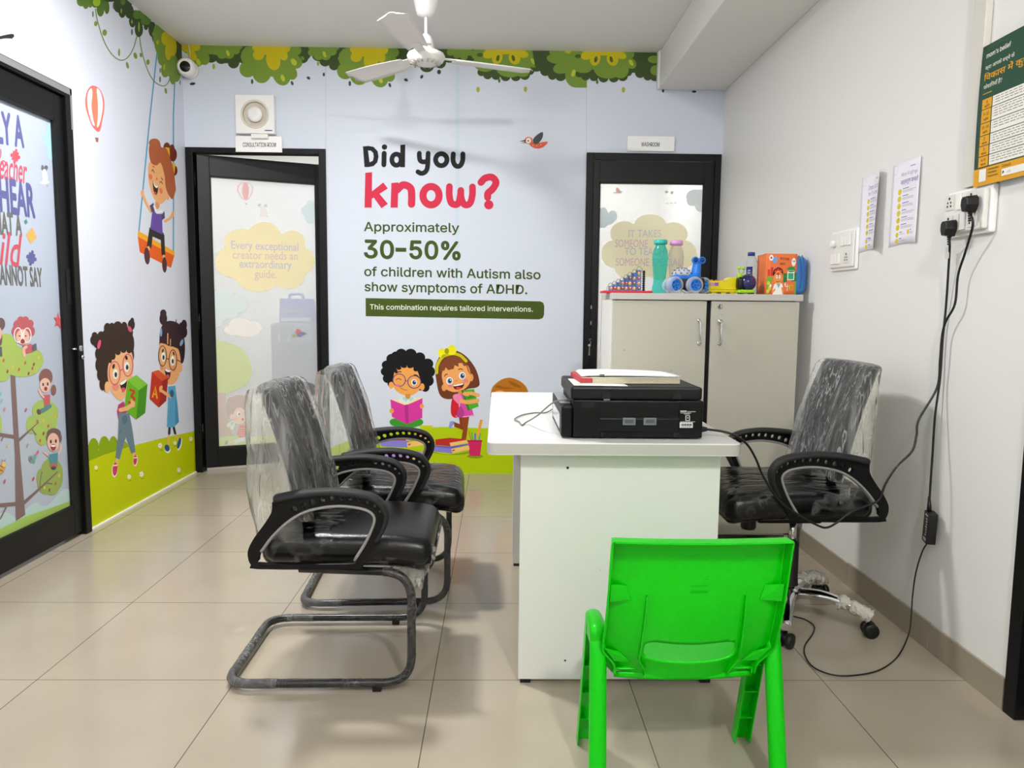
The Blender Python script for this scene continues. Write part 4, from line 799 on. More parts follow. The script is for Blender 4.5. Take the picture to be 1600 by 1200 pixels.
b = MB(); b.box(-hw*0.25, hw*0.62, -0.042, -0.006, ct-hh-0.028, ct-hh); b.build('shutter_lip', M_WHITE, t, bevel=0.003)
b = MB(); b.box(hw-0.062, hw-0.014, -0.0515, -0.0498, ct-hh+0.016, ct-hh+0.022); b.build('maker_mark', mat('maker_mark', '#4a5a86', 0.5), t)

# dome camera in the corner
c = on_y(291.5, 105.5, YB-0.06)
t = thing('security_camera', (c.x, YB-0.0, c.z), 'small white turret security camera in the top left corner', 'security camera')
aim = Vector((0.10, -1, -0.10)).normalized(); M0 = Matrix.Translation((0, -0.06, 0)) @ aim.to_track_quat('Z', 'Y').to_matrix().to_4x4()
b = MB(); b.lathe([(0.02, -0.055), (0.045, -0.045), (0.058, -0.015), (0.058, 0.01), (0.050, 0.03), (0.038, 0.038), (0.034, 0.034), (0.0, 0.034)], M=M0, n=30); b.build('housing', M_WHITE, t)
b = MB(); b.lathe([(0.0, 0.0365), (0.026, 0.0362), (0.033, 0.034)], M=M0, n=26, caps=False); b.build('lens_window', mat('lens_glass', '#0c0c0f', 0.12), t)
b = MB(); b.lathe([(0.05, 0.0005), (0.055, 0.004), (0.055, 0.022), (0.04, 0.03)], M=Matrix.Rotation(R(90), 4, 'X'), n=28); b.build('wall_base', M_WHITE, t)
b = MB(); b.tube(catmull([(0.0, -0.008, 0.05), (0.004, -0.010, 0.10), (-0.006, -0.006, 0.16)], 5), 0.004, 8); b.build('cable', mat('pale_cable', '#cfcdbf', 0.5), t)

# ceiling fan at rest
fx, fy = -0.382, 4.02; zt = ZC
t = thing('ceiling_fan', (fx, fy, ZC), 'white three-blade ceiling fan hanging in front of the back wall', 'ceiling fan')
b = MB(); b.lathe([(0.03, 0.0), (0.078, -0.002), (0.074, -0.05), (0.058, -0.13), (0.046, -0.175), (0.018, -0.188)], n=28); b.build('ceiling_canopy', M_WHITE, t)
b = MB(); b.lathe([(0.0085, -0.18), (0.0085, -0.31)], n=14); b.lathe([(0.016, -0.27), (0.016, -0.285)], n=14); b.build('down_rod', M_WHITE, t)
b = MB(); b.lathe([(0.012, -0.275), (0.028, -0.28), (0.036, -0.30), (0.044, -0.345), (0.046, -0.362), (0.02, -0.366)], n=28); b.build('lower_canopy', M_WHITE, t)
b = MB(); b.lathe([(0.03, -0.352), (0.07, -0.357), (0.092, -0.368), (0.098, -0.380), (0.094, -0.392), (0.090, -0.394), (0.088, -0.402), (0.07, -0.413), (0.03, -0.419), (0.0, -0.42)], n=36)
b.build('motor_housing', M_WHITE, t)
b = MB()
for k in range(14):
    a0 = k/14*2*math.pi; q = Vector((math.cos(a0), math.sin(a0), 0))
    b.tube([q*0.052+Vector((0, 0, -0.4195)), q*0.078+Vector((0, 0, -0.4115))], 0.003, 6)
b.build('vent_ribs', mat('vent_shade', '#bdbab3', 0.5), t)
for k in range(3):
    an = R(20+120*k)
    Mb = Matrix.Rotation(an, 4, 'Z') @ Matrix.Translation((0, 0, -0.376)) @ Matrix.Rotation(R(9), 4, 'X')
    def blade(u, v, th=0):
        x = 0.15+u*0.43; wd = 0.050+0.022*math.sin(min(1, u*1.4)*math.pi/2); e = 1.0 if u < 0.93 else math.sqrt(max(0, 1-((u-0.93)/0.075)**2))
        return Mb @ Vector((x, (v-0.5)*2*wd*e, -0.012*(2*v-1)**2))
    b = MB(); b.grid(blade, 16, 6); b.build('blade', mat('fan_blade', '#f0efec', 0.3), t, recalc=True, solid=0.003)
    b = MB(); b.box(0.08, 0.20, -0.022, 0.022, -0.006, -0.002, Mb); b.build('blade_bracket', M_WHITE, t)
b = MB(); b.box(-0.03, 0.03, -0.0452, -0.040, -0.335, -0.328); b.build('maker_mark', mat('fan_mark', '#8b8a86', 0.5), t)

# ceiling lamps (above and behind the picture); the last one is added fill
for (x, y, p, kd), lb in zip(LAMPS, ('white globe lamp on the ceiling near the beam', 'round white panel lamp on the ceiling over the visitor chairs', 'added unseen globe brightening the ceiling near the left wall')):
    t = thing('ceiling_lamp', (x, y, ZC), lb, 'ceiling lamp')
    b = MB(); b.lathe([(0.055, -0.0005), (0.052, -0.014), (0.03, -0.02)] if kd == 'globe' else [(PANEL_R+0.02, -0.0005), (PANEL_R+0.02, -0.026), (PANEL_R+0.002, -0.028), (PANEL_R+0.002, -0.018)], n=28); b.build('lamp_holder', M_WHITE, t)
    gm = bpy.data.materials.new('lamp_glow'); gm.use_nodes = True; nt = gm.node_tree; nt.nodes.remove(nt.nodes['Principled BSDF']); em = nt.nodes.new('ShaderNodeEmission')
    em.inputs[0].default_value = (1.0, 0.995, 0.98, 1); em.inputs[1].default_value = p/(math.pi*(4*math.pi*LAMP_R**2 if kd == 'globe' else math.pi*PANEL_R**2)); nt.links.new(em.outputs[0], nt.nodes['Material Output'].inputs[0])
    b = MB()
    if kd == 'globe': b.lathe([(LAMP_R*math.sin(R(a)), -LAMP_DROP-LAMP_R*math.cos(R(a))) for a in range(0, 181, 20)], n=16, caps=False)
    else: b.lathe([(0, -0.024), (PANEL_R, -0.024)], n=24, caps=False)
    b.build('globe' if kd == 'globe' else 'diffuser', gm, t)

# ---------------------------------------------------------------- right wall
def wall_plate(name, label, cat, y0, y1, z0, z1, d):
    t = thing(name, (XR, (y0+y1)/2, z0), label, cat); b = MB()
    b.box(-d*0.55, -0.0005, -(y1-y0)/2, (y1-y0)/2, 0, z1-z0); b.build('back_box', M_WHITE, t, bevel=0.006)
    b = MB(); b.box(-d, -d*0.55, -(y1-y0)/2+0.012, (y1-y0)/2-0.012, 0.012, z1-z0-0.012); b.build('cover_plate', mat('plate_plastic', '#e6e4de', 0.3), t, bevel=0.005)
    return t
HOLE = mat('socket_hole', '#1b1a19', 0.7)
def socket(t, y, z, d, s=1.0):
    b = MB(); b.box(-d-0.003, -d, y-0.026*s, y+0.026*s, z-0.03*s, z+0.03*s)
    o = b.build('socket', mat('socket_plastic', '#dedcd5', 0.3), t, bevel=0.001)
    b = MB()
    for (dy, dz, r) in ((0, 0.016, .0055), (-0.010, 0.0, .004), (0.010, 0.0, .004), (-0.011, -0.014, .0045), (0.011, -0.014, .0045)):
        b.lathe([(r*s, 0), (r*s, 0.0006)], M=Matrix.Translation((-d-0.003, y+dy*s, z+dz*s)) @ Matrix.Rotation(R(-90), 4, 'Y'), n=12)
    b.build('holes', HOLE, o)
def rocker(t, y, z, d, w=0.012, h=0.026, name='rocker_switch'):
    b = MB(); b.box(-d-0.006, -d, y-w, y+w, z-h, z+h); b.build(name, mat('rocker_plastic', '#f0eee8', 0.28), t, bevel=0.002)
# switchboard with regulator
t = wall_plate('switch_board', 'white switch board with fan regulator beside the left paper notice', 'switch board', 3.085, 3.325, 1.305, 1.475, 0.022)
for k in range(3): rocker(t, 0.0+0.000-0.075+k*0.032, 0.122, 0.022, 0.014, 0.022)
for k in range(3): rocker(t, -0.005+k*0.03+0.02, 0.05, 0.022, 0.013, 0.022)
socket(t, -0.055, 0.052, 0.022, 0.8)
b = MB(); b.lathe([(0.016, 0), (0.015, 0.016), (0.011, 0.018)], M=Matrix.Translation((-0.022, 0.062, 0.115)) @ Matrix.Rotation(R(-90), 4, 'Y'), n=20); b.build('fan_regulator_knob', M_WHITE, t)
# socket board with two plugs
sy0, sy1, sz0, sz1 = 2.235, 2.462, 1.372, 1.516
t = wall_plate('socket_board', 'white socket board with two black plugs under the green poster', 'socket board', sy0, sy1, sz0, sz1, 0.035)
hy = (sy1-sy0)/2
socket(t, 0.070, 0.108, 0.035, 0.8); rocker(t, 0.020, 0.106, 0.035); socket(t, -0.040, 0.106, 0.035, 0.8)
socket(t, 0.070, 0.045, 0.035, 0.8); rocker(t, 0.025, 0.043, 0.035); rocker(t, -0.005, 0.043, 0.035); socket(t, -0.050, 0.045, 0.035, 0.8)
# trunking running up from the sockets
b = MB(); b.box(XR-0.022, XR-0.0005, 2.325, 2.385, 1.520, ZBEAM-0.001); o = b.build('cable_trunking', mat('trunking', '#d5d1c8', 0.45), bevel=0.002)
tag(move_origin(o, (XR, 2.355, 1.52)), 'pale square cable trunking running up the wall beside the green poster', 'cable trunking')

# poster
py0, py1, pz0, pz1 = 2.037, 2.318, 1.512, 1.921; PH = pz1-pz0
t = thing('poster', (XR-0.0255, (py0+py1)/2, pz0), 'dark green and orange poster in Hindi hanging above the socket board', 'poster')
def pp(u, v, o=0):  # u across from the far edge (m), v down from the top (m)
    y = py1-u; z = pz1-v; bow = 0.004*math.sin(v*9)+0.003*math.sin(u*11+v*5)
    return Vector((XR-0.0265-bow*0.6-o, y, z)) - t.location
b = MB(); b.grid(lambda a, c: pp(a*(py1-py0), c*PH), 20, 24); b.build('sheet', mat('poster_green', '#1c4833', 0.35), t, solid=0.0006)
A = Art(lambda u, v, o: pp(u, v, 0.0006+o), step=0.000008); A.up = None
YO, WH = '#dba031', '#eeeae0'
def gridpoly(u0, u1, v0, v1, c, n=14, mv=4):
    vs = {}
    for i in range(n+1):
        for j in range(mv+1): vs[i, j] = A.mb.bm.verts.new(A.P((u0+(u1-u0)*i/n, v0+(v1-v0)*j/mv)))
    for i in range(n):
        for j in range(mv): A.mb.face([vs[i, j], vs[i+1, j], vs[i+1, j+1], vs[i, j+1]], A.mi(c))
    A.k += 1
gridpoly(0.0, 0.281, 0.358, PH, YO)
A.text("mom's belief", (0.022, 0.038), (0.130, 0.038), 0.013, WH, 'inter', 0.02)
A.text('क्या आपके बच्चे के', (0.022, 0.072), (0.150, 0.072), 0.013, WH, 'hindi'); A.text('िवकास में कुछ', (0.020, 0.104), (0.215, 0.104), 0.022, YO, 'hindi', 0.012); A.text('परेशािनयाँ हैं?', (0.022, 0.128), (0.105, 0.128), 0.014, WH, 'hindi')
A.st([(0.022, 0.142), (0.062, 0.142)], 0.002, YO, False)
v = 0.158
for row, (l1, l2, h) in enumerate((('6', 'महीने', .031), ('9-12', 'महीने', .040), ('15-18', 'महीने', .036), ('2', 'साल', .030), ('3', 'साल', .030), ('4-8', 'साल', .032))):
    gridpoly(0.022, 0.066, v, v+h-0.0025, YO, 4, 2); gridpoly(0.070, 0.272, v, v+h-0.0025, WH, 14, 2)
    A.text(l1, (0.044-0.003*len(l1), v+h*0.42), (0.044+0.003*len(l1), v+h*0.42), 0.008, '#3a3218', 'inter', 0.02); A.text(l2, (0.033, v+h*0.8), (0.056, v+h*0.8), 0.008, '#3a3218', 'hindi', 0.01)
    for q in range(3 if h < .038 else 4):
        vv = v+0.006+q*0.0072; A.el(0.076, vv, 0.0012, 0.0012, '#4a4a4c', n=8)
        u = 0.081; rr = random.Random(row*9+q)
        while u < 0.20+rr.random()*0.05:
            l = 0.008+rr.random()*0.016; A.st([(u, vv), (u+l, vv)], 0.0024, '#8d8b85', False, False); u += l+0.004
    v += h
for q, l in enumerate((.045, .038, .042)):
    A.st([(0.068, 0.366+q*0.010), (0.068+l, 0.366+q*0.010)], 0.0032, '#8a6a25', False, False)
gridpoly(0.028, 0.060, 0.362, 0.398, WH, 2, 2)
gridpoly(0.128, 0.262, 0.376, 0.396, WH, 4, 2); A.el(0.138, 0.386, 0.007, 0.007, '#26262a'); A.text('+91', (0.150, 0.390), (0.166, 0.390), 0.007, '#4a4a4c'); A.text('Consult', (0.128, 0.371), (0.165, 0.371), 0.008, '#5c4a1a')
A.build('print', t)

# two notices curling off the wall
def notice(label, yfar, ztop, wdt, hgt, lift, art):
    t = thing('paper_notice', (XR, yfar, ztop-hgt), label, 'notice')
    def q(u, v, o=0):
        a = max(0, u-0.10); k = lift*(0.75+0.35*v/hgt)
        x = -0.002 - 0.004*u - k*(a/(wdt-0.10))**1.6; y = -u*(1-0.06*(u/wdt))
        return Vector((x-o, y, hgt-v+0.006*math.sin(u*14)))
    b = MB(); b.grid(lambda a, c: q(a*wdt, c*hgt), 14, 10); b.build('sheet', mat('paper_white', '#eeeaf2', 0.6), t, solid=0.0004)
    A = Art(lambda u, v, o: q(u, v, 0.0003+o), step=0.000006); art(A); A.build('print', t)
    return t
PUR, TX = '#6a62b0', '#b3b0b8'
def textlines(A, u, v, n, wmax, seed):
    rr = random.Random(seed)
    A.st([(u, v), (u+wmax*(.3+.25*rr.random()), v)], 0.0032, '#8a86b4', False, False)
    for k in range(n):
        L = wmax*(.75+.25*rr.random()); pts = [(u+L*i/6, v+0.0075+k*0.005) for i in range(7)]
        A.st(pts, 0.0020, TX, False, False)
def art1(A):
    A.text('Important facts', (0.062, 0.062), (0.190, 0.062), 0.017, PUR); A.text('for Treatment', (0.062, 0.084), (0.165, 0.084), 0.014, PUR)
    A.st([(0.125, 0.026), (0.165, 0.026)], 0.003, '#8a86b4', False, False); A.ring(0.02, 0.022, 0.016, 0.016, 0.0012, '#c9c4d0')
    for k in range(6): A.el(0.066, 0.106+k*0.0245, 0.0095, 0.0095, '#d9c51f'); textlines(A, 0.082, 0.099+k*0.0245, 2, 0.095, k)
    A.st([(0.062, 0.250), (0.10, 0.250)], 0.003, '#8a86b4', False, False)
    for k in range(2): A.el(0.066, 0.262+k*0.0225, 0.0085, 0.0085, '#d9c51f'); textlines(A, 0.082, 0.255+k*0.0225, 1, 0.05, 20+k)
def art2(A):
    A.text('पैरेंटल से जुड़ी कुछ', (0.062, 0.055), (0.185, 0.055), 0.013, '#7f7ab8', 'hindi'); A.text('महत्वपूर्ण जानकारी', (0.062, 0.083), (0.195, 0.083), 0.019, PUR, 'hindi', 0.01)
    A.st([(0.125, 0.026), (0.165, 0.026)], 0.003, '#8a86b4', False, False); A.ring(0.02, 0.022, 0.016, 0.016, 0.0012, '#c9c4d0')
    for k in range(6): A.el(0.058, 0.108+k*0.0255, 0.0125, 0.0105, '#d9c51f'); textlines(A, 0.080, 0.100+k*0.0255, 2, 0.105, 40+k)
    for k in range(2): A.el(0.056, 0.262+k*0.0225, 0.010, 0.009, '#d9c51f'); textlines(A, 0.072, 0.255+k*0.0225, 1, 0.05, 50+k)
    A.el(0.138, 0.258, 0.009, 0.009, '#d9c51f'); textlines(A, 0.152, 0.251, 2, 0.03, 60)
notice('curling paper notice in English next to the switch board', 3.092, 1.668, 0.205, 0.298, 0.034, art1)
notice('curling paper notice in Hindi next to the socket board', 2.850, 1.672, 0.205, 0.298, 0.006, art2)
# ================================================================ seating
M_LEATH = mat('black_leatherette', '#070708', 0.32, spec=0.4, bump=(160.0, 0.08))
M_MESH = mat('grey_mesh_back', '#111114', 0.8, bump=(300.0, 0.3))
M_ARM = mat('black_arm_plastic', '#060607', 0.45, spec=0.25, bump=(120.0, 0.03))
M_PAD = mat('arm_pad', '#151517', 0.65, bump=(120.0, 0.05))
M_TRIM = mat('grey_arm_trim', '#8d8c88', 0.4)
M_TUBE = mat('black_tube', '#101011', 0.25)
W_BACK = wrap_mat('bag_on_back', 0.10, 0.62, (9, 9, 0.6), cover=0.55, bump=0.8)
W_HANG = wrap_mat('bag_hanging', 0.22, 0.6, (3, 3, 0.9), '#f4f4ee', '#fdfdf8', cover=0.45, bump=0.4, ior=1.02)
W_SEAT = wrap_mat('bag_on_seat', 0.0, 0.22, (2, 5, 2), cover=0.0, bump=0.8, ior=1.25)
W_TUBE = wrap_mat('wrap_on_tube', 0.04, 0.26, (11, 11, 11), cover=0.1, bump=0.7)
W_SIDE = wrap_mat('bag_side', 0.10, 0.5, (4, 4, 1.0), '#f4f4ee', '#fdfdf8', cover=0.3, bump=0.4, ior=1.02)
W_HEAVY = wrap_mat('wrap_heavy', 0.12, 0.55, (9, 9, 9), '#e9e9e6', cover=0.5, bump=0.8)
ARM_O = [(-.190,.587),(-.119,.601),(-.028,.608),(.039,.603),(.085,.592),(.112,.574),(.128,.542),(.122,.504),(.100,.460),(.068,.405),(.052,.381),(.005,.379),(-.242,.380),(-.262,.393),(-.270,.415),(-.268,.440),(-.250,.474),(-.222,.512),(-.200,.548)]
ARM_I = [(-.232,.432),(-.200,.475),(-.156,.518),(-.107,.548),(-.052,.562),(0,.566),(.050,.560),(.078,.550),(.092,.533),(.088,.506),(.065,.455),(.034,.405),(.022,.394),(-.225,.394),(-.240,.404)]
ARM_H = [(-.136,.556,.0095),(-.109,.568,.009),(-.083,.577,.0088),(-.055,.583,.0082),(-.028,.587,.0078),(-.002,.588,.0075),(.023,.587,.0072),(.049,.583,.0066),(.072,.576,.006),(.093,.565,.0055),(.107,.549,.005)]
def make_upper(t, dz, torn):
    z3 = lambda p: Vector((p[0], p[1], p[2]+dz))
    # seat cushion
    def seat(p):
        q = p.copy(); e = max(0, p.x/0.25); q.z -= 0.022*e**3; q.z += 0.006*(1-(p.y/.22)**2) if p.z > 0 else 0
        q.y *= 1-0.05*max(0, -p.x/0.25); return q
    b = MB(); b.rbox((0.005, 0, 0.420+dz), (0.50, 0.445, 0.088), 0.036, 8, seat); s = b.build('seat', M_LEATH, t)
    b = MB(); b.box(-0.20, 0.17, -0.18, 0.18, 0.362+dz, 0.380+dz); b.build('seat_pan', M_ARM, t, bevel=0.004)
    # clear bag over the cushion
    def bag(p):
        q = seat(p); n = noise.noise(Vector((p.x*9, p.y*9, p.z*9+dz*7))); q += Vector((0, 0, 0.004*n)) + p.normalized()*0.003*n
        if torn and p.x > 0: q.x = p.x*0.12 if p.z > 0 else p.x; 
        return q
    b = MB(); lx = 0.512
    b.rbox((0.005, 0, 0.420+dz), (lx, 0.459, 0.10), 0.038, 30, bag)
    if torn:
        for f in [f for f in b.bm.faces if f.calc_center_median().z > 0.40+dz and f.calc_center_median().x > -0.02 + 0.10*noise.noise(f.calc_center_median()*9)]: b.bm.faces.remove(f)
    b.build('plastic_cover', W_SEAT, s)['label'] = 'shiny clear plastic on the seat'
    # backrest: tapered panel leaning back
    def back(p, k=1.0, w=0.0):
        u = (p.z+0.21)/0.42; x = -0.150-0.112*u; z = 0.50+0.397*u
        wd = 1-0.10*u**2-0.06*(1-u)**2
        return Vector((x + p.x*1.0 + 0.030*(p.y/0.21)**2 + 0.012*math.sin(u*3.1), p.y*wd, z+dz-0.22*0))
    b = MB(); b.rbox((0, 0, 0), (0.042, 0.42, 0.42), 0.020, 10, back); bk = b.build('backrest', M_MESH, t)
    b = MB(); b.tube([z3((-0.10, 0.0, 0.375)), z3((-0.19, 0, 0.385)), z3((-0.19, 0, 0.44)), z3((-0.188, 0, 0.56))], 0.02, 10); b.build('back_bracket', M_ARM, t)
    def cover(p):
        q = back(Vector((p.x, p.y, p.z*0.97)))
        n = noise.noise(Vector((p.y*38, p.z*5+dz*31, p.x*6))); n2 = noise.noise(Vector((p.y*11+4, p.z*8, dz*17)))
        o = Vector((1 if p.x > 0 else -1, 0.4*(1 if p.y > 0 else -1), 0.0))
        q += o*(0.006*n+0.006*n2)
        return q
    b = MB(); b.rbox((0, 0, 0), (0.066, 0.450, 0.44), 0.028, 26, cover)
    def rear(c):
        return c.x < -0.150-0.112*max(0, min(1, (c.z-dz-0.50)/0.397))+0.030*(c.y/0.2)**2-0.016 and c.z < 0.87+dz
    for f in [f for f in b.bm.faces if f.calc_center_median().z < 0.505+dz or rear(f.calc_center_median())]: b.bm.faces.remove(f)
    b.build('plastic_cover', W_BACK, bk)['label'] = 'crumpled clear plastic bag over the backrest'
    # loose end of the bag hanging straight down behind
    def hang(u, v):
        y = (u-0.5)*0.47*(1-0.15*v); n = noise.noise(Vector((y*13, v*4+dz*9, 3))); n2 = noise.noise(Vector((y*30, v*3, 8+dz)))
        return Vector((-0.300+(0.03+0.03*v if dz else 0)-0.012*math.sin(v*3)+0.016*n+0.006*n2+0.045*(abs(u-0.5)*2)**4+0.05*max(0, v-0.75), y, 0.885-0.44*v-0.02*math.sin(u*7)*v+dz))
    b = MB(); b.grid(hang, 26, 20)
    def side(u, v):   # gathers joining the back to the hanging end, both sides
        return None
    b.build('hanging_plastic', W_HANG, bk)['label'] = 'loose milky plastic hanging behind the backrest'
    for sg in (-1, 1):
        def gus(u, v):
            a = hang(1.0 if sg > 0 else 0.0, v); uu = (a.z-dz-0.50)/0.397; uu = max(0.0, min(1, uu))
            w = Vector((-0.150-0.112*uu+0.03, sg*0.222*(1-0.10*uu**2), a.z)); n = noise.noise(Vector((u*4, v*5, sg*3+dz)))
            return a.lerp(w, u)+Vector((0, sg*0.012*n*math.sin(u*math.pi), 0))
        b = MB(); b.grid(gus, 8, 18); b.build('hanging_plastic', W_SIDE, bk)
    # arm loops
    O = [(v.x, v.y) for v in catmull([(p[0], p[1], 0) for p in ARM_O], 3, True)]; I = [(v.x, v.y) for v in catmull([(p[0], p[1], 0) for p in ARM_I], 3, True)]
    H = [[(x+r*math.cos(k/12*2*math.pi), z+r*math.sin(k/12*2*math.pi)) for k in range(12)] for x, z, r in ARM_H]
    for sg in (-1, 1):
        yc = sg*0.248
        b = MB(); b.prism([O, I]+H, -0.010, 0.010, lambda u, v, q: Vector((u, yc+q, v+dz)), smooth_side=True); arm = b.build('armrest', M_ARM, t)
        # padded top
        top = catmull([(p[0], p[1], 0) for p in ARM_O[0:9]], 5)
        b = MB(); prof = []
        for i, p in enumerate(top):
            tg = (top[min(i+1, len(top)-1)]-top[max(i-1, 0)]).normalized(); nn = Vector((-tg.y, tg.x, 0)); nn = nn if nn.y > 0 or nn.x > 0 else -nn
            k = i/(len(top)-1); wd = 0.027*(1-0.25*k); hgt = 0.008*(1-0.6*k)
            prof.append([Vector((p.x+nn.x*h, yc+y, p.y+nn.y*h+dz)) for (y, h) in ((-wd, -0.008), (-wd, 0.002), (-wd*.75, hgt), (0, hgt*1.25), (wd*.75, hgt), (wd, 0.002), (wd, -0.008))])
        V = [[b.bm.verts.new(q) for q in row] for row in prof]
        for i in range(len(V)-1):
            for j in range(7): b.face([V[i][j], V[i+1][j], V[i+1][(j+1) % 7], V[i][(j+1) % 7]], smooth=j != 6)
        b.face(V[0]); b.face(list(reversed(V[-1]))); b.build('arm_pad', M_PAD, arm)
        b = MB(); tr = catmull([(p[0], p[1], 0) for p in ARM_I[0:12]], 4)
        for sd in (-1, 1): b.tube([Vector((p.x, yc+sd*0.0105, p.y+dz)) for p in tr], 0.0042, 8)
        b.build('grey_trim', M_TRIM, arm)
def visitor_chair(loc, rz, label):
    t = thing('visitor_chair', loc, label, 'chair', rz, 'black cantilever visitor chairs')
    make_upper(t, 0.0, loc[1] < 2.7)
    z0 = 0.0245
    P = fillet([(-.14,.19,.358),(.196,.238,.362),(.196,.238,z0),(-.352,.238,z0),(-.352,-.238,z0),(.196,-.238,z0),(.196,-.238,.362),(-.14,-.19,.358)], 0.085, 8)
    b = MB(); b.tube(P, 0.0118, 14); fr = b.build('sled_frame', M_TUBE, t)
    for pts, w in ((P[1:-1], W_TUBE), (fillet([(-.20,.238,z0),(-.352,.238,z0),(-.352,-.238,z0),(-.20,-.238,z0)], .085, 8), W_HEAVY)):
        pts2 = []
        for a, c in zip(pts, pts[1:]):
            n = max(1, int((Vector(c)-Vector(a)).length/0.015))
            pts2 += [Vector(a).lerp(Vector(c), k/n) for k in range(n)]
        pts2.append(Vector(pts[-1]))
        b = MB(); b.tube(pts2, 0.013, 10, rs=[(0.0129 if w is W_TUBE else 0.0135)+0.0022*max(0, noise.noise(p*60)) for p in pts2], caps=False); b.build('film_wrap', w, fr)['label'] = 'crinkled clear film wound round the tube'
    for sg in (-1, 1):
        b = MB(); b.box(0.080, 0.106, sg*0.238-0.010, sg*0.238+0.010, 0.0, 0.018); b.build('foot', M_BLACK, t, bevel=0.002)
    return t
vA = visitor_chair((-0.45, 2.385, 0), R(1.0), 'nearer black visitor chair in torn clear plastic, in front of the other chair')
vB = visitor_chair((-0.395, 3.005, 0), R(3.0), 'black plastic-wrapped visitor chair standing farther back, near the reading boy mural')
# torn plastic bunched at the near chair's front edge
for p in [o for o in vA.children if o.name.startswith('seat') and 'pan' not in o.name]:
    b = MB()
    def bunch(u, v):
        a = u*math.pi*1.1-0.2; n = noise.noise(Vector((u*7, v*7, 2)))
        return Vector((0.215+0.055*math.cos(a)+0.018*n-0.05*v, -0.235+0.19*u-0.015*math.sin(a)*v, 0.43-0.125*v-0.03*n*v))
    b.grid(bunch, 18, 10); b.build('torn_plastic', wrap_mat('torn_plastic', 0.18, 0.8, (7, 7, 4), cover=0.5, bump=0.9), p)['label'] = 'torn clear plastic bunched over the front corner'

# swivel chair at the far side of the desk
t = thing('office_chair', (1.035, 2.70, 0), 'black swivel office chair in clear plastic between the desk and the right wall', 'chair', R(180))
make_upper(t, 0.055, False)
b = MB(); b.box(-0.13, 0.10, -0.075, 0.075, 0.375, 0.418); b.build('tilt_mechanism', M_ARM, t, bevel=0.006)
b = MB(); b.lathe([(0.025, 0.0), (0.028, 0.01), (0.028, 0.05), (0.02, 0.062)], (0.11, 0, 0.335), 18); b.build('tension_knob', M_BLACK, t)
cx = -0.055
b = MB(); b.lathe([(0.014, 0.26), (0.014, 0.38)], (cx, 0, 0), 18); b.build('gas_lift', M_CHROME, t)
b = MB(); b.lathe([(0.032, 0.10), (0.030, 0.12), (0.026, 0.15), (0.026, 0.285), (0.020, 0.292), (0.0, 0.292)], (cx, 0, 0), 22); b.build('column_cover', M_BLACK, t)
FOAM = mat('packing_foam', '#cfcac0', 0.9, bump=(80.0, 0.9))
b = MB(); b.lathe([(0.0, 0.075), (0.034, 0.078), (0.042, 0.095), (0.040, 0.115), (0.030, 0.125)], (cx, 0, 0), 22); st = b.build('star_hub', M_CHROME, t)
Rb = 0.272
for k, (an, foam) in enumerate(((141.5, 1), (67, 0), (224, 2), (-5, 0), (296, 0))):
    d = Vector((math.cos(R(an)), math.sin(R(an)), 0)); sd = Vector((-d.y, d.x, 0)); c0 = Vector((cx, 0, 0))
    b = MB(); L = 14; V = []
    for i in range(L+1):
        q = i/L; r = 0.03+q*(Rb-0.02); z = 0.098+0.018*math.sin(q*2.6)-0.036*q**2; w = 0.029-0.012*q; h = 0.021-0.008*q
        V.append([b.bm.verts.new(c0+d*r+sd*(w*math.cos(a))+Vector((0, 0, z+h*math.sin(a)))) for a in [j/12*2*math.pi for j in range(12)]])
    for i in range(L):
        for j in range(12): b.face([V[i][j], V[i][(j+1) % 12], V[i+1][(j+1) % 12], V[i+1][j]], smooth=True)
    b.face(V[0]); b.face(list(reversed(V[-1]))); leg = b.build('leg', M_CHROME, t)
    if foam:
        lo, hi = (0.55, 1.0) if foam == 1 else (0.25, 1.02)
        b = MB(); pts = [c0+d*(0.03+q*(Rb-0.02))+Vector((0, 0, 0.098+0.018*math.sin(q*2.6)-0.036*q**2)) for q in [lo+(hi-lo)*i/24 for i in range(25)]]
        b.tube(pts, 0.02, 14, rs=[0.024+0.011*noise.noise(p*50)+0.005*noise.noise(p*120) for p in pts])
        for v in b.bm.verts: v.co += Vector((noise.noise(v.co*70), noise.noise(v.co*70+Vector((9, 0, 0))), noise.noise(v.co*70+Vector((0, 9, 0)))))*0.009
        b.build('foam_wrap', FOAM, leg)['label'] = 'grey packing foam round the leg'
    b = MB(); cc = c0+d*Rb
    b.tube([cc+Vector((0, 0, 0.04)), cc+Vector((0, 0, 0.075))], 0.006, 8)
    MW = Matrix.Translation(cc+d*0.008+Vector((0, 0, 0.0262))) @ Matrix.Rotation(R(an+[30, -20, 60, 10, 0][k]), 4, 'Z') @ Matrix.Rotation(R(90), 4, 'X')
    for q in (-0.016, 0.016): b.lathe([(0.010, -0.0095), (0.023, -0.0095), (0.026, -0.006), (0.026, 0.006), (0.023, 0.0095), (0.010, 0.0095)], (0, 0, q), 20, MW)
    b.lathe([(0.017, -0.02), (0.017, 0.02)], (0, 0.004, 0), 16, MW)
    b.build('caster', M_BLACK, leg)

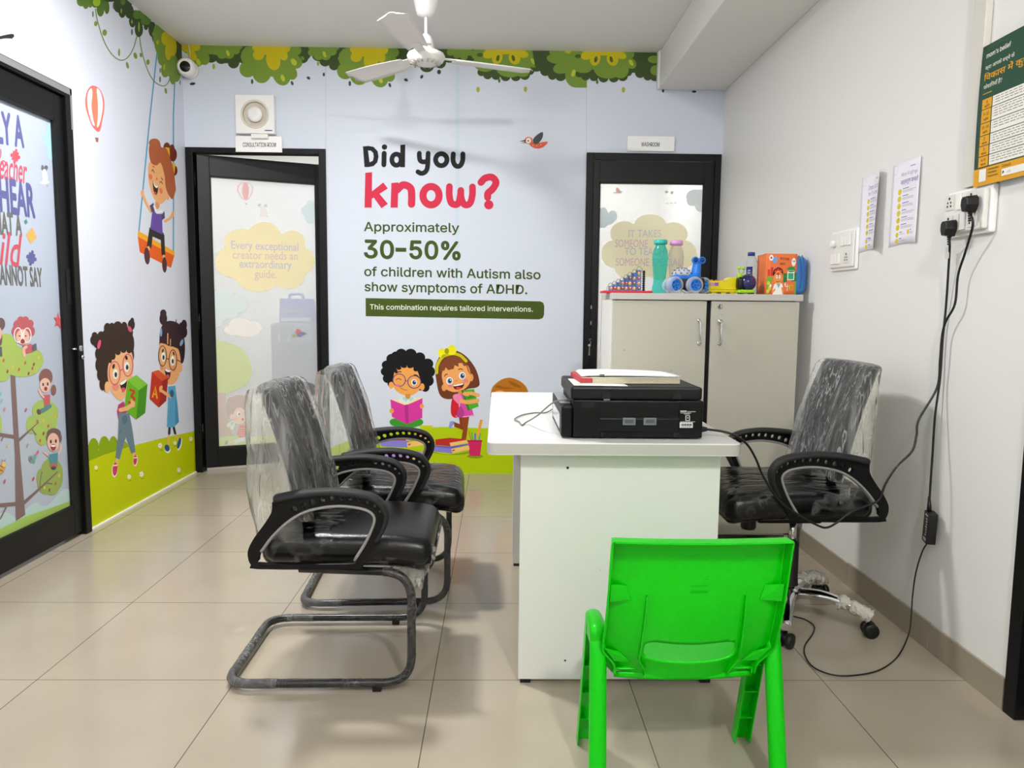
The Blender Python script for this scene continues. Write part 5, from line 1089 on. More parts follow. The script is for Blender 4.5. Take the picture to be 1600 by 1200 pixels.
# green child's chair with its back to the camera
M_GRN = mat('green_plastic', '#05c008', 0.30, spec=0.35, bump=(40.0, 0.02))
CX = 0.452
t = thing('child_chair', (CX, 1.76, 0), "bright green plastic child's chair with its back to the camera", 'chair', R(1.0))
zb0, zt0 = 0.270, 0.628
def halfw(v): q = max(0, min(1, (v-0.05)/0.17)); return 0.166+0.034*q*q*(3-2*q) - 0.004*max(0, v-.3)
def shell(u, v, o=0):
    z = zb0+(zt0-zb0)*v - 0.038*(1-u*u)*max(0, min(0.35+v*2.6, 1, (0.75-v)/0.4))
    y = -0.018-0.108*v - 0.026*(1-u*u)*(1-0.55*v) + 0.008*math.cos(v*6)
    return Vector((u*halfw(v), y+o, z))
b = MB(); NU, NV = 60, 60; U = [-1+2*i/NU for i in range(NU+1)]; Vv = [j/NV for j in range(NV+1)]
vs = [[b.bm.verts.new(shell(u, v)) for v in Vv] for u in U]
def slot(u, v): return (abs(u/0.535)**7 + abs((v-0.285)/0.080)**4)
gone = {(i, j) for i in range(NU) for j in range(NV) if slot((U[i]+U[i+1])/2, (Vv[j]+Vv[j+1])/2) < 1}
for i in range(NU+1):
    for j in range(NV+1):
        n_ = sum(c in gone for c in ((i, j), (i-1, j), (i, j-1), (i-1, j-1)))
        if 0 < n_ < 4:
            lo_, hi_ = 0.5, 1.6
            for _ in range(30):
                md = (lo_+hi_)/2
                if slot(U[i]*md, 0.285+(Vv[j]-0.285)*md) < 1: lo_ = md
                else: hi_ = md
            vs[i][j].co = shell(U[i]*lo_, 0.285+(Vv[j]-0.285)*lo_)
for i in range(NU):
    for j in range(NV):
        if (i, j) in gone: continue
        b.face([vs[i][j], vs[i+1][j], vs[i+1][j+1], vs[i][j+1]], smooth=True)
edge = [(vs[0][j], Vector((-0.004, -0.026-0.016*max(0, j/NV-0.6), -0.002))) for j in range(0, NV+1)] + [(vs[i][NV], Vector((0, -0.040, 0.003))) for i in range(0, NU+1)] + [(vs[NU][j], Vector((0.004, -0.026-0.016*max(0, j/NV-0.6), -0.002))) for j in range(NV, -1, -1)]
lip = [b.bm.verts.new(a.co+d) for a, d in edge]
for i in range(len(edge)-1):
    if edge[i][0] is not edge[i+1][0]: b.face([edge[i][0], edge[i+1][0], lip[i+1], lip[i]], smooth=False)
    else: b.face([edge[i][0], lip[i+1], lip[i]])
back = b.build('backrest', M_GRN, t, solid=0.0045)
for sg in (-1, 1):
    b = MB()
    def rib(a, c, sg=sg): 
        v = 0.02+0.62*a; p = shell(sg*0.60*(1-0.05*a), v); return p+Vector((0, -0.020*c*(1-0.5*a) - 0.001, 0))
    b.grid(rib, 14, 2, smooth=False); b.build('stiffening_rib', M_GRN, back, solid=0.003)
    for (v0, v1) in ((0.58, 0.70), (0.10, 0.21)):
        p, q, r_ = shell(sg*0.995, v1), shell(sg*0.995, v0), shell(sg*0.75, v0+0.02); s_ = shell(sg*0.80, v1-0.01)
        o = Vector((0, -0.020, 0)); b = MB(); b.quad([p+o, q+o, r_+o*0.15, s_+o*0.15]); b.build('corner_gusset', M_GRN, back, solid=0.003)
b = MB()
def seatf(a, c):
    u = a*2-1; y = -0.030+0.30*c; return Vector((u*(0.165+0.015*math.sin(c*math.pi)), y, 0.278+0.012*c-0.010*(1-u*u)*math.sin(c*math.pi)-0.035*max(0, c-0.85)/0.15))
b.grid(seatf, 20, 20)
for sg in (0, 1):
    b.grid(lambda a, c: seatf(sg, a)+Vector((0, 0, -0.035*c*(0.4+0.6*math.sin(a*math.pi)))), 20, 2)
b.build('seat', M_GRN, t, solid=0.004)
b = MB()
def apron(a, c):
    u = a*2-1; return Vector((u*0.168, -0.018-0.018*(1-u*u), 0.268-0.014*c))
b.grid(apron, 20, 3); b.build('rear_apron', M_GRN, t, solid=0.004)
for sg in (-1, 1):
    x = sg*0.205
    b = MB(); b.rbox((x*1.02, 0.015, 0.362), (0.040, 0.125, 0.066), 0.017, 4, lambda p: p+Vector((0, 0, -0.25*abs(p.y)**1.3))); b.build('side_bracket', M_GRN, t)
    b = MB(); pts = catmull([(x*1.02, -0.010, 0.366), (x*1.025, -0.034, 0.340), (x*1.03, -0.052, 0.26), (x*1.04, -0.078, 0.13), (x*1.05, -0.104, 0.0)], 6)
    b.tube(pts, 0.02, 16, rs=[0.0195+0.002*i/len(pts) for i in range(len(pts))]); b.build('leg', M_GRN, t)
    b = MB(); sec = [(-0.018, -0.020), (-0.018, 0.010), (0.018, 0.010), (0.018, -0.020)]
    def chan(a, c):
        k = c*3; i = min(2, int(k)); f = k-i; p, q = sec[i], sec[i+1]; cx_ = x*1.02+sg*0.006*a if sg < 0 else x*1.02-0.008*a; yy = 0.045+0.085*a
        return Vector((cx_+p[0]+(q[0]-p[0])*f, yy+p[1]+(q[1]-p[1])*f, 0.37*(1-a)+0.0))
    b.grid(chan, 16, 3, smooth=False)
    for k in range(3):
        a = 0.35+0.22*k; c_ = chan(a, 0.5); b.quad([c_+Vector((-0.017, -0.026, 0)), c_+Vector((0.017, -0.026, 0)), c_+Vector((0.017, -0.001, 0)), c_+Vector((-0.017, -0.001, 0))])
    b.build('leg', M_GRN, t, solid=0.003, offset=1)
b = MB(); P = shell(0.02, 0.70)
for k in range(3): b.tube([P+Vector((-0.02, -0.0032, 0.016-k*0.014)), P+Vector((0.02, -0.0032, 0.016-k*0.014))], 0.0012, 6)
b.build('moulded_mark', M_GRN, back)
# ================================================================ desk and what is on it
M_LAM = mat('white_laminate', '#e4e5df', 0.35, bump=(30.0, 0.02)); M_TOP = mat('white_desk_top', '#eaeae6', 0.28, bump=(30.0, 0.02))
M_EDGE = mat('grey_edging', '#bdbbb4', 0.45, bump=(25.0, 0.1))
DX0, DX1, DY0, DY1, DZ = -0.030, 0.705, 2.135, 3.415, 0.752
t = thing('desk', ((DX0+DX1)/2, (DY0+DY1)/2, 0), 'white laminate office desk with the printer on it', 'desk'); O = Matrix.Translation(-t.location)
def rrect(x0, x1, y0, y1, r, n=5):
    P = []
    for cx_, cy_, a0 in ((x1-r, y1-r, 0), (x0+r, y1-r, 90), (x0+r, y0+r, 180), (x1-r, y0+r, 270)):
        P += [(cx_+r*math.cos(R(a0+90*k/n)), cy_+r*math.sin(R(a0+90*k/n))) for k in range(n+1)]
    return P
b = MB(); b.prism([rrect(DX0, DX1, DY0, DY1, 0.025)], DZ-0.036, DZ, lambda u, v, q: O @ Vector((u, v, q))); top = b.build('tabletop', M_TOP, t, bevel=0.003)
b = MB(); P = rrect(DX0-0.0008, DX1+0.0008, DY0-0.0008, DY1+0.0008, 0.0255); n = len(P)
V = [(b.bm.verts.new(O @ Vector((p[0], p[1], DZ-0.033))), b.bm.verts.new(O @ Vector((p[0], p[1], DZ-0.003)))) for p in P]
for i in range(n): b.face([V[i][0], V[(i+1) % n][0], V[(i+1) % n][1], V[i][1]], smooth=True)
b.build('edge_band', M_EDGE, top)
PX0, PX1 = 0.068, 0.662
for y0, y1 in ((2.196, 2.221), (3.235, 3.26)):
    b = MB(); b.box(PX0, PX1, y0, y1, 0.012, DZ-0.0365, O); pn = b.build('end_panel', M_LAM, t, bevel=0.001)
    for x in (PX0+0.022, PX1-0.022):
        b = MB(); b.box(x-0.016, x+0.016, y0+0.0, y1, 0.0, 0.0125, O); b.build('foot', M_BLACK, t, bevel=0.002)
b = MB(); b.box(0.33, 0.348, 2.2215, 3.2345, 0.28, DZ-0.0365, O); b.build('modesty_panel', M_LAM, t)
b = MB()
for px, py, r in ((887, 731, .0042), (883, 1032, .003), (910, 1037, .003), (938, 890, .001)):
    q = on_y(px, py, 2.1955); b.lathe([(r, 0), (r, 0.0006)], M=O @ Matrix.Translation(q) @ Matrix.Rotation(R(90), 4, 'X'), n=14)
b.build('bolt_holes', HOLE, t)

# printer, its back towards the camera
M_PR = mat('printer_black', '#07090a', 0.45, spec=0.22, bump=(200.0, 0.06)); M_PR2 = mat('printer_lid', '#0d0e10', 0.42, spec=0.28, bump=(200.0, 0.06)); M_SEAM = mat('printer_seam', '#040405', 0.7)
PY0, PY1 = 2.206, 2.560
t = thing('printer', (0.40, (PY0+PY1)/2, DZ), 'black inkjet printer standing on the desk with its back to the camera', 'printer'); O = Matrix.Translation(-t.location)
b = MB(); b.box(0.222, 0.607, PY0, PY1, DZ+0.004, 0.868, O); body = b.build('body', M_PR, t, bevel=0.004)
b = MB(); b.box(0.187, 0.2205, PY0+0.002, PY1+0.02, DZ+0.004, 0.850, O); b.build('ink_tank_side', M_PR, t, bevel=0.006)
b = MB(); b.box(0.1855, 0.187, PY0+0.05, PY1-0.02, 0.775, 0.820, O); b.build('tank_window', mat('tank_window', '#b9bcc0', 0.2), t)
b = MB(); b.box(0.188, 0.219, PY0+0.06, PY1, 0.850, 0.8512, O); b.build('tank_lid', mat('tank_lid', '#8f9398', 0.3), t)
b = MB(); b.box(0.214, 0.603, PY0-0.002, PY1, 0.8695, 0.908, O); lid = b.build('scanner_lid', M_PR2, t, bevel=0.007)
b = MB(); b.box(0.216, 0.601, PY0-0.003, PY1-0.01, 0.886, 0.8875, O); b.build('lid_seam', M_SEAM, lid)
b = MB()
for x in (0.318, 0.527): b.box(x-0.013, x+0.013, PY0-0.006, PY0+0.01, 0.872, 0.890, O)
b.build('hinge', M_SEAM, t, bevel=0.002)
b = MB(); b.box(0.300, 0.536, PY0-0.0025, PY0+0.01, 0.818, 0.866, O); b.build('rear_cover', mat('printer_cover', '#0a0c0d', 0.38, spec=0.25), t, bevel=0.002)
b = MB(); b.box(0.300, 0.536, PY0-0.0035, PY0+0.01, 0.774, 0.814, O); rc = b.build('duplex_cover', mat('printer_cover', '#0a0c0d'), t, bevel=0.002)
b = MB(); b.box(0.300, 0.536, PY0-0.0008, PY0+0.002, 0.8145, 0.8178, O); b.box(0.245, 0.285, PY0-0.0008, PY0, 0.846, 0.862, O); b.box(0.305, 0.312, PY0-0.0045, PY0, 0.760, 0.773, O); b.box(0.520, 0.531, PY0-0.0045, PY0, 0.760, 0.773, O); b.box(0.566, 0.605, PY0-0.0008, PY0, 0.8435, 0.845, O); b.build('recess', M_SEAM, t)
for px in (983, 1015.5):
    q = on_y(px, 659, PY0-0.004); b = MB(); b.box(q.x-0.019, q.x+0.019, PY0-0.006, PY0-0.003, q.z-0.010, q.z+0.012, O); tb = b.build('release_tab', mat('tab_grey', '#6d7276', 0.4), rc, bevel=0.001)
    b = MB(); b.box(q.x-0.013, q.x+0.013, PY0-0.0068, PY0-0.0058, q.z-0.004, q.z+0.007, O); b.build('tab_recess', mat('tab_dark', '#4a4e52', 0.5), tb)
b = MB(); q = on_y(948, 624, PY0-0.003); b.box(q.x-0.009, q.x+0.009, PY0-0.0048, PY0-0.002, q.z-0.003, q.z+0.003, O); b.build('cover_latch', mat('tab_grey', '#6d7276'), t)
A = Art(lambda px, py, o: on_y(px, py, PY0-0.0004)+Vector((0, -o, 0))-t.location); A.up = (0, 0, 1)
A.poly([(1062, 660), (1082.5, 660), (1082.5, 668.5), (1062, 668.5)], '#d9d9d6')
for k in range(14): A.poly([(1064+k*1.25, 662), (1064.6+k*1.25+0.3*(k % 3), 662), (1064.6+k*1.25+0.3*(k % 3), 665.6), (1064+k*1.25, 665.6)], '#3a3a3c')
A.st([(1064, 667), (1080, 667)], 0.7, '#77787a', False, False)
for (y, x0, x1, w_) in ((642.5, 1063, 1073, 1.8), (643.2, 1074, 1087, 0.8), (645.2, 1063, 1080, 0.8), (647, 1069, 1078, 0.8), (659, 1063, 1086, 0.7)): A.st([(x0, y), (x1, y)], w_, '#c9cacb', False, False)
A.poly([(1071, 649), (1078, 649), (1078, 657.5), (1071, 657.5)], '#c9cacb', [[(1072.2, 650), (1076.8, 650), (1076.8, 656.5), (1072.2, 656.5)]]); A.st([(1073.5, 653), (1075.5, 653)], 1.6, '#c9cacb', False, False)
A.build('rating_label', t)

# papers and register on the printer
zt = 0.9085
t = thing('register_book', (0.400, 2.395, zt+0.0012), 'thick register with a red spine and cream pages lying on the printer', 'book', R(3))
b = MB(); b.box(-0.120, 0.152, -0.105, 0.10, 0.0015, 0.0165); b.build('pages', mat('page_block', '#cbc5a8', 0.8, bump=(300.0, 0.4)), t)
b = MB(); b.box(-0.152, 0.152, -0.107, 0.102, 0.0, 0.0014); b.box(-0.152, 0.150, -0.107, 0.102, 0.0166, 0.018); b.build('cover', mat('register_cover', '#d8d6cc', 0.6), t)
b = MB(); b.box(-0.156, -0.118, -0.1075, 0.1025, -0.0002, 0.0184); b.build('spine', mat('red_spine', '#b23b3f', 0.6), t, bevel=0.004)
t = thing('paper_sheaf', (0.405, 2.40, zt+0.0205), 'loose white printed sheets held by a black clip on top of the register', 'papers', R(1))
b = MB()
for k in range(4):
    dx, dy, a = 0.004*k-0.004, 0.003*math.sin(k*2.0), R(-1.5+1.1*k)
    b.grid(lambda u, v: Matrix.Rotation(a, 3, 'Z') @ Vector(((u-0.5)*0.29+dx, (v-0.5)*0.20+dy, 0.0009*k+0.0045*math.sin(u*3.0+k*0.2)*(0.4+0.6*v)+0.007*max(0, u-0.8)*math.sin(v*4))), 16, 6)
b.build('sheets', mat('sheet_white', '#efeee8', 0.7), t, solid=0.0002)
b = MB(); b.box(-0.096, -0.082, -0.103, -0.090, 0.000, 0.0065); b.build('clip', M_BLACK, t)
b = MB(); b.tube(catmull([(0.128, 0.03, 0.006), (0.150, 0.02, 0.007), (0.156, 0.02, 0.011), (0.15, 0.02, 0.013)], 4), 0.001, 6); b.tube(catmull([(0.128, -0.02, 0.006), (0.152, -0.03, 0.006), (0.160, -0.03, 0.010)], 4), 0.001, 6); b.build('clip_wire', M_SILVER, t)
b = MB(); b.grid(lambda u, v: Vector((0.225+u*0.16+0.0*v, 2.225+v*0.21-0.01*u, zt+0.0006+0.0002*math.sin(u*5))), 6, 6)
o = b.build('paper_sheet', mat('sheet_white', '#efeee8'), solid=0.0003); A = Art(lambda u, v, q: Vector((u, v, zt+0.0012+q)))
for k in range(4): A.st([(0.236, 2.25+k*0.012), (0.245+0.01*(k % 2), 2.25+k*0.012)], 0.003, '#c26a6a', False, False)
A.build('print', o); tag(o, 'single white sheet on the printer lid, slipped partly under the register', 'paper')

# grey USB cable looped on the desk beside the printer
pts = [Vector((0.215, 2.27, 0.862)), Vector((0.195, 2.275, 0.860)), Vector((0.165, 2.30, 0.845)), on_z(838, 646, 0.80)+Vector((0, -0.05, 0)), on_z(822, 660, 0.758), on_z(815.5, 664, 0.756), on_z(811, 659, 0.756), on_z(804, 655, 0.756), on_z(816, 648.5, 0.756), on_z(836, 645, 0.756), on_z(853, 644.5, 0.756), on_z(865, 638, 0.760)]
b = MB(); b.tube(catmull(pts, 8), 0.0024, 8); b.tube([pts[0]+Vector((0.006, 0, -0.005)), pts[1]], 0.004, 8)
tag(b.build('usb_cable', mat('usb_grey', '#77776f', 0.5)), 'thin grey cable looping off the left side of the printer onto the desk', 'cable')

# ================================================================ power cords
M_CORD = mat('black_cord', '#0e0e0f', 0.45)
def plug(parent, p, O_):
    b = MB(); Mx = O_ @ Matrix.Translation(p)
    prof = [(-.020, .018), (-.012, .026), (.012, .026), (.020, .018), (.022, -.004), (.012, -.026), (-.012, -.026), (-.022, -.004)]
    b.prism([[(a, c) for a, c in prof]], 0, 0.034, lambda u, v, q: Mx @ Vector((-q, u*(1-q*7), v*(1-q*5)))); o = b.build('plug', M_BLACK, parent, bevel=0.003)
    b = MB()
    for k in range(4): b.lathe([(0.0062-k*0.0007, -0.030-k*0.007), (0.0066-k*0.0007, -0.026-k*0.007), (0.0058-k*0.0007, -0.025-k*0.007)], (-0.012, 0, 0), 12, Mx)
    b.build('strain_relief', M_BLACK, o)
xw = XR-0.0425
# cord 1: printer to the upper plug
p_up = on_x(1523, 319, xw); p_lo = on_x(1490, 357, xw)
t = thing('mains_cable', p_up, 'black mains cord from the printer over the chair arm to the right plug', 'power cord'); O = Matrix.Translation(-t.location)
plug(t, p_up, O)
pts = [Vector((0.606, 2.28, 0.772)), Vector((0.640, 2.275, 0.772)), on_y(1140, 677, 2.25), on_y(1165, 692, 2.26), on_y(1180, 715, 2.28), on_y(1193, 745, 2.31), on_y(1218, 783, 2.34), on_y(1250, 806, 2.36), on_y(1280, 822, 2.37), on_y(1293, 824, 2.375), on_y(1307, 817, 2.38), on_y(1330, 800, 2.385), on_y(1360, 788, 2.395), on_y(1374, 780, 2.40), on_y(1384, 755, 2.40), on_y(1402, 728, 2.40), on_y(1425, 705, 2.40), on_y(1432, 680, 2.41), on_y(1436, 655, 2.42), on_x(1464, 606, XR-0.03), on_x(1469, 560, XR-0.028), on_x(1472, 525, XR-0.028), on_x(1478, 502, XR-0.030), on_x(1492, 475, XR-0.030), on_x(1497, 430, XR-0.032), on_x(1508, 395, XR-0.038), on_x(1520, 352, xw-0.012), p_up+Vector((-0.012, 0, -0.028))]
b = MB(); b.tube([O @ p for p in catmull(pts, 7)], 0.0036, 10); b.build('cord', M_CORD, t)
b = MB(); b.tube([O @ pts[0], O @ Vector((0.625, 2.278, 0.772)), O @ pts[1]], 0.009, 10, rs=[0.0105, 0.0095, 0.006]); b.build('connector', M_BLACK, t)
# cord 2: lower plug, adapter on the wall, thin lead to the floor
t = thing('power_adapter', p_lo, 'black mains cord with a power adapter hanging against the right wall', 'power adapter'); O = Matrix.Translation(-t.location)
plug(t, p_lo, O)
q0, q1 = on_x(1457, 800, XR-0.030), on_x(1450, 848, XR-0.030)
pts = [p_lo+Vector((-0.012, 0, -0.028)), on_x(1484, 385, XR-0.034), on_x(1482, 420, XR-0.022), on_x(1478, 480, XR-0.012), on_x(1473, 530, XR-0.010), on_x(1469, 590, XR-0.012), on_x(1461, 650, XR-0.02), on_x(1457, 710, XR-0.022), on_x(1453, 770, XR-0.026), on_x(1452, 790, XR-0.028), on_x(1452, 798, XR-0.030)]
b = MB(); b.tube([O @ p for p in catmull(pts, 6)], 0.0036, 10); b.tube([O @ on_x(1452, 776, XR-0.027), O @ on_x(1452, 800, XR-0.030)], 0.007, 10, rs=[0.004, 0.008]); b.build('cord', M_CORD, t)
b = MB(); q = on_x(1481, 395, XR-0.032); b.box(-0.0012, 0.0012, -0.006, 0.014, -0.018, 0.018, O @ Matrix.Translation(q)); b.build('cord_tag', mat('cord_tag', '#cfccc4', 0.6), t)
c0 = on_x(1453, 824, XR-0.030); hz = (on_x(1453, 799, XR-0.030).z-on_x(1453, 849, XR-0.030).z)/2
MA_ = O @ Matrix.Translation(c0) @ Matrix.Rotation(R(3), 4, 'X') @ Matrix.Rotation(R(-14), 4, 'Z')
b = MB(); b.rbox((0, 0, 0), (0.030, 0.048, hz*2), 0.004, 3, M=MA_); ad = b.build('adapter', M_BLACK, t)
b = MB()
for k in range(7): b.box(-0.0158, -0.0152, -0.019, -0.004-0.003*(k % 3), hz*0.62-k*0.009-0.003, hz*0.62-k*0.009+0.001, MA_)
b.box(-0.0158, -0.0152, -0.020, 0.006, hz*0.78, hz*0.86, MA_); b.box(-0.0158, -0.0152, -0.020, 0.006, -hz*0.80, -hz*0.62, MA_)
b.build('rating_print', mat('rating_print', '#c4c4c4', 0.5), ad)
pts = [MA_ @ Vector((0, 0, -hz+0.004)) , O @ on_x(1441, 862, XR-0.03), O @ on_x(1431, 895, XR-0.034), O @ on_x(1426, 930, XR-0.040), O @ on_x(1424, 958, XR-0.05), O @ on_z(1420, 990, 0.05), O @ on_z(1404, 1024, 0.005), O @ on_z(1378, 1045, 0.0045), O @ on_z(1345, 1054, 0.0045), O @ on_z(1305, 1055, 0.0045), O @ on_z(1272, 1043, 0.0045), O @ on_z(1258, 1024, 0.0045), O @ on_z(1258, 1008, 0.0045), O @ on_z(1270, 990, 0.0045), O @ on_z(1272, 978, 0.0045), O @ on_z(1258, 968, 0.0045), O @ on_z(1240, 963, 0.0045)]
b = MB(); b.tube(catmull(pts, 7), 0.0024, 8, rs=None); b.build('lead', M_CORD, t)

# ================================================================ cabinet
M_CAB = mat('cabinet_grey', '#bdbaab', 0.42, bump=(40.0, 0.02)); M_CTOP = mat('cabinet_top', '#c4c1ba', 0.4, bump=(25.0, 0.08)); M_CSIDE_LIT = mat('cabinet_side_lit', '#e2e1dc', 0.45)  # carcass colour made paler for the light falling from the left
CX0, CX1, CY0, CY1, CZ = 0.522, 1.398, 3.50, 3.86, 1.207
t = thing('cabinet', ((CX0+CX1)/2, (CY0+CY1)/2, 0), 'grey two-door cabinet with toys on top, in front of the washroom door', 'cabinet'); O = Matrix.Translation(-t.location)
b = MB(); y0 = CY0+0.019
b.box(CX0, CX0+0.018, y0, CY1, 0.03, CZ-0.03, O); b.box(CX1-0.018, CX1, y0, CY1, 0.03, CZ-0.03, O); b.box(CX0, CX1, CY1-0.01, CY1, 0.03, CZ-0.03, O); b.box(CX0, CX1, y0, CY1, 0.06, 0.078, O); b.box(CX0, CX1, y0+0.02, CY1, 0.6, 0.618, O)
body = b.build('carcass', M_CSIDE_LIT, t)
b = MB(); b.box(CX0-0.002, CX1+0.010, CY0-0.006, CY1, CZ-0.030, CZ, O); b.build('cabinet_top', M_CTOP, t, bevel=0.002)
for x in (CX0+0.04, CX1-0.04):
    for y in (y0+0.04, CY1-0.04):
        b = MB(); b.lathe([(0.018, 0), (0.02, 0.03)], O @ Vector((x, y, 0)), 14); b.build('foot', M_BLACK, t)
def handle(par, px, py0, py1):
    a, c = on_y(px, py0, CY0), on_y(px, py1, CY0); b = MB()
    b.tube([O @ p for p in fillet([a, a+Vector((0, -0.03, 0)), c+Vector((0, -0.03, 0)), c], 0.014, 6)], 0.0055, 10)
    for p in (a, c): b.lathe([(0.009, 0), (0.008, 0.006)], M=O @ Matrix.Translation(p) @ Matrix.Rotation(R(90), 4, 'X'), n=14)
    b.build('handle', M_CHROME, par)
HL = Vector((CX0+0.003, CY0+0.018, 0)); 
b = MB(); b.box(CX0+0.004, 0.962, CY0, CY0+0.018, 0.072, CZ-0.034, O); d_ = b.build('door', M_CAB, t, bevel=0.0015); handle(d_, 1092, 501, 537)
b = MB(); q = on_y(975.5, 547, CY0-0.0003); b.lathe([(0.002, 0), (0.002, 0.0004)], M=O @ Matrix.Translation(q) @ Matrix.Rotation(R(90), 4, 'X'), n=8); b.build('screw_hole', HOLE, d_)
b = MB(); b.box(0.984, CX1-0.004, CY0, CY0+0.018, 0.072, CZ-0.034, O); d_ = b.build('door', M_CAB, t, bevel=0.0015); handle(d_, 1124, 502, 537)
q = on_y(1124.5, 479, CY0)
b = MB(); b.lathe([(0.0115, 0), (0.0115, 0.003), (0.009, 0.005), (0.0085, 0.004), (0.0, 0.004)], M=O @ Matrix.Translation(q) @ Matrix.Rotation(R(90), 4, 'X'), n=22); lk = b.build('lock', M_SILVER, d_)
b = MB(); b.box(-0.0012, 0.0012, -0.0062, -0.004, -0.005, 0.005, O @ Matrix.Translation(q)); b.build('keyhole', HOLE, lk)
b = MB(); b.box(0.950, 1.0, CY0+0.025, CY0+0.03, 0.08, CZ-0.035, O); b.build('gap_shade', M_SEAM, body)  # black sheet standing in for the shade inside the door gap
q = on_y(1125.5, 498, CY0-0.036); b = MB()
b.tube([q+Vector((0.012*math.cos(k/14*2*math.pi), 0.002*math.sin(k), 0.014*math.sin(k/14*2*math.pi)+0.008)) for k in range(14)], 0.0012, 6, closed=True)
b.lathe([(0.0, 0), (0.009, 0.0005), (0.009, 0.002), (0, 0.0025)], M=Matrix.Translation(q+Vector((0.002, 0, -0.012))) @ Matrix.Rotation(R(80), 4, 'X'), n=14); b.box(q.x-0.0015, q.x+0.0035, q.y-0.002, q.y, q.z-0.045, q.z-0.018)
tag(move_origin(b.build('key', M_STEEL), q+Vector((0, 0, -0.045))), 'small bright key on a ring hanging on the right cabinet handle', 'key')
# ================================================================ toys and bottles on the cabinet
TZ = CZ
def clear_mat(name, tint, opac, col, rough=0.08):
    if name in _mats: return _mats[name]
    m = bpy.data.materials.new(name); m.use_nodes = True; nt = m.node_tree; nt.nodes.remove(nt.nodes['Principled BSDF'])
    out = nt.nodes['Material Output']; tr = nt.nodes.new('ShaderNodeBsdfTransparent'); tr.inputs[0].default_value = rgb(tint)
    d = nt.nodes.new('ShaderNodeBsdfPrincipled'); d.inputs['Base Color'].default_value = rgb(col); d.inputs['Roughness'].default_value = rough
    lw = nt.nodes.new('ShaderNodeLayerWeight'); lw.inputs[0].default_value = 0.35
    mp = nt.nodes.new('ShaderNodeMapRange'); mp.inputs[3].default_value = opac; mp.inputs[4].default_value = min(1, opac+0.40)
    nt.links.new(lw.outputs['Facing'], mp.inputs[0]); mx = nt.nodes.new('ShaderNodeMixShader'); nt.links.new(mp.outputs[0], mx.inputs[0])
    nt.links.new(tr.outputs[0], mx.inputs[1]); nt.links.new(d.outputs[0], mx.inputs[2]); nt.links.new(mx.outputs[0], out.inputs[0])
    _mats[name] = m; return m
# flip-card counting toy on a red base
t = thing('flip_card_toy', (0.610, 3.62, TZ), 'flip-card toy with wire loops on a red base, left end of cabinet', 'toy')
b = MB(); b.rbox((-0.005, 0, 0.006), (0.232, 0.13, 0.012), 0.005, 3); b.build('base', mat('toy_red', '#cf1f35', 0.4), t)
P = [(-0.080, .034), (-0.062, .042), (-0.044, .052), (-0.026, .062), (-0.008, .073), (0.010, .085), (0.030, .098), (0.052, .112)]
for k, (x, h) in enumerate(P):
    b = MB(); b.box(x-0.010, x+0.014, -0.002, 0.0, 0.012, h, Matrix.Translation((0, -0.012-0.004*k*0, 0)) @ Matrix.Rotation(R(-8), 4, 'X'))
    cd = b.build('card', mat('card_blue_%d' % (k % 2), ('#3b5f9e', '#5376ae')[k % 2], 0.45), t)
    A = Art(lambda u, v, o, x=x: Matrix.Translation((0, -0.012, 0)) @ Matrix.Rotation(R(-8), 4, 'X') @ Vector((u, -0.0022-o, v)))
    A.k = 2
    z = 0.024; q = 0
    while z < h-0.008: A.el(x+0.002, z, 0.008, 0.008, ('#c98a5a', '#b0413a', '#d9a441', '#7a4a34')[(k+q) % 4], n=12); A.el(x+0.004, z+0.003, 0.003, 0.0035, '#efe0cc', n=10); z += 0.024; q += 1
    A.build('picture', cd)
b = MB()
for k, (x, h) in enumerate(P):
    b.tube(catmull([(x-0.016, 0.006, 0.012), (x-0.014, 0.0, h*0.8), (x-0.002, -0.006, h+0.014), (x+0.014, -0.010, h+0.006), (x+0.018, -0.008, h-0.014)], 6), 0.0009, 6)
b.build('wire_loops', mat('dark_wire', '#2a2a2c', 0.4, metal=0.6), t)
b = MB()
for k in range(9): b.lathe([(0.006, 0), (0.0085, 0.0025), (0.006, 0.005)], (0.077, -0.01, 0.014+k*0.0105), 12)
b.lathe([(0.0045, 0.012), (0.0045, 0.108)], (0.077, -0.01, 0), 10); b.build('spiral_binding', M_BLACK, t)
# bottles
def bottle(name, x, y, H, r, label, tint, col, opac, capc, caph, ribs=False):
    t = thing(name, (x, y, TZ), label, 'bottle')
    if ribs: prof = [(r*.7, 0), (r*.95, .004)] + [(r*(0.98 if k % 2 else 0.93), 0.01+k*0.0085) for k in range(15)] + [(r*.98, .140), (r*.95, .152), (r*.70, .178), (r*.42, .192), (r*.42, H-caph)]
    else: prof = [(r*.75, 0), (r*.92, .004), (r*.95, .03), (r*.80, .06), (r*.78, .075), (r*.90, .12), (r*1.0, .155), (r*1.02, .185), (r*.90, .215), (r*.66, .236), (r*.62, H-caph)]
    b = MB(); b.lathe(prof, n=26, caps=False); b.lathe([(0, 0.0005), (r*.75, 0.0005)], n=26, caps=False); b.build('body', clear_mat('bottle_'+col.lstrip('#'), tint, opac, col), t)
    b = MB(); cr = r*(.50 if ribs else .86); b.lathe([(cr, H-caph), (cr*1.02, H-caph*.6), (cr, H-.002), (cr*.9, H), (0, H)], n=26); b.build('cap', mat('cap_'+capc.lstrip('#'), capc, 0.35), t)
    return t
bottle('water_bottle', 0.795, 3.765, 0.266, 0.038, 'teal plastic bottle with a teal cap, left of the clear bottle', '#a6f0ea', '#4ad8ce', 0.10, '#35bdb3', 0.022)
bottle('water_bottle', 0.876, 3.775, 0.264, 0.037, 'clear plastic bottle with a lilac cap, behind the blue toy car', '#f4f0ee', '#e8dfda', 0.08, '#d99ad6', 0.022)
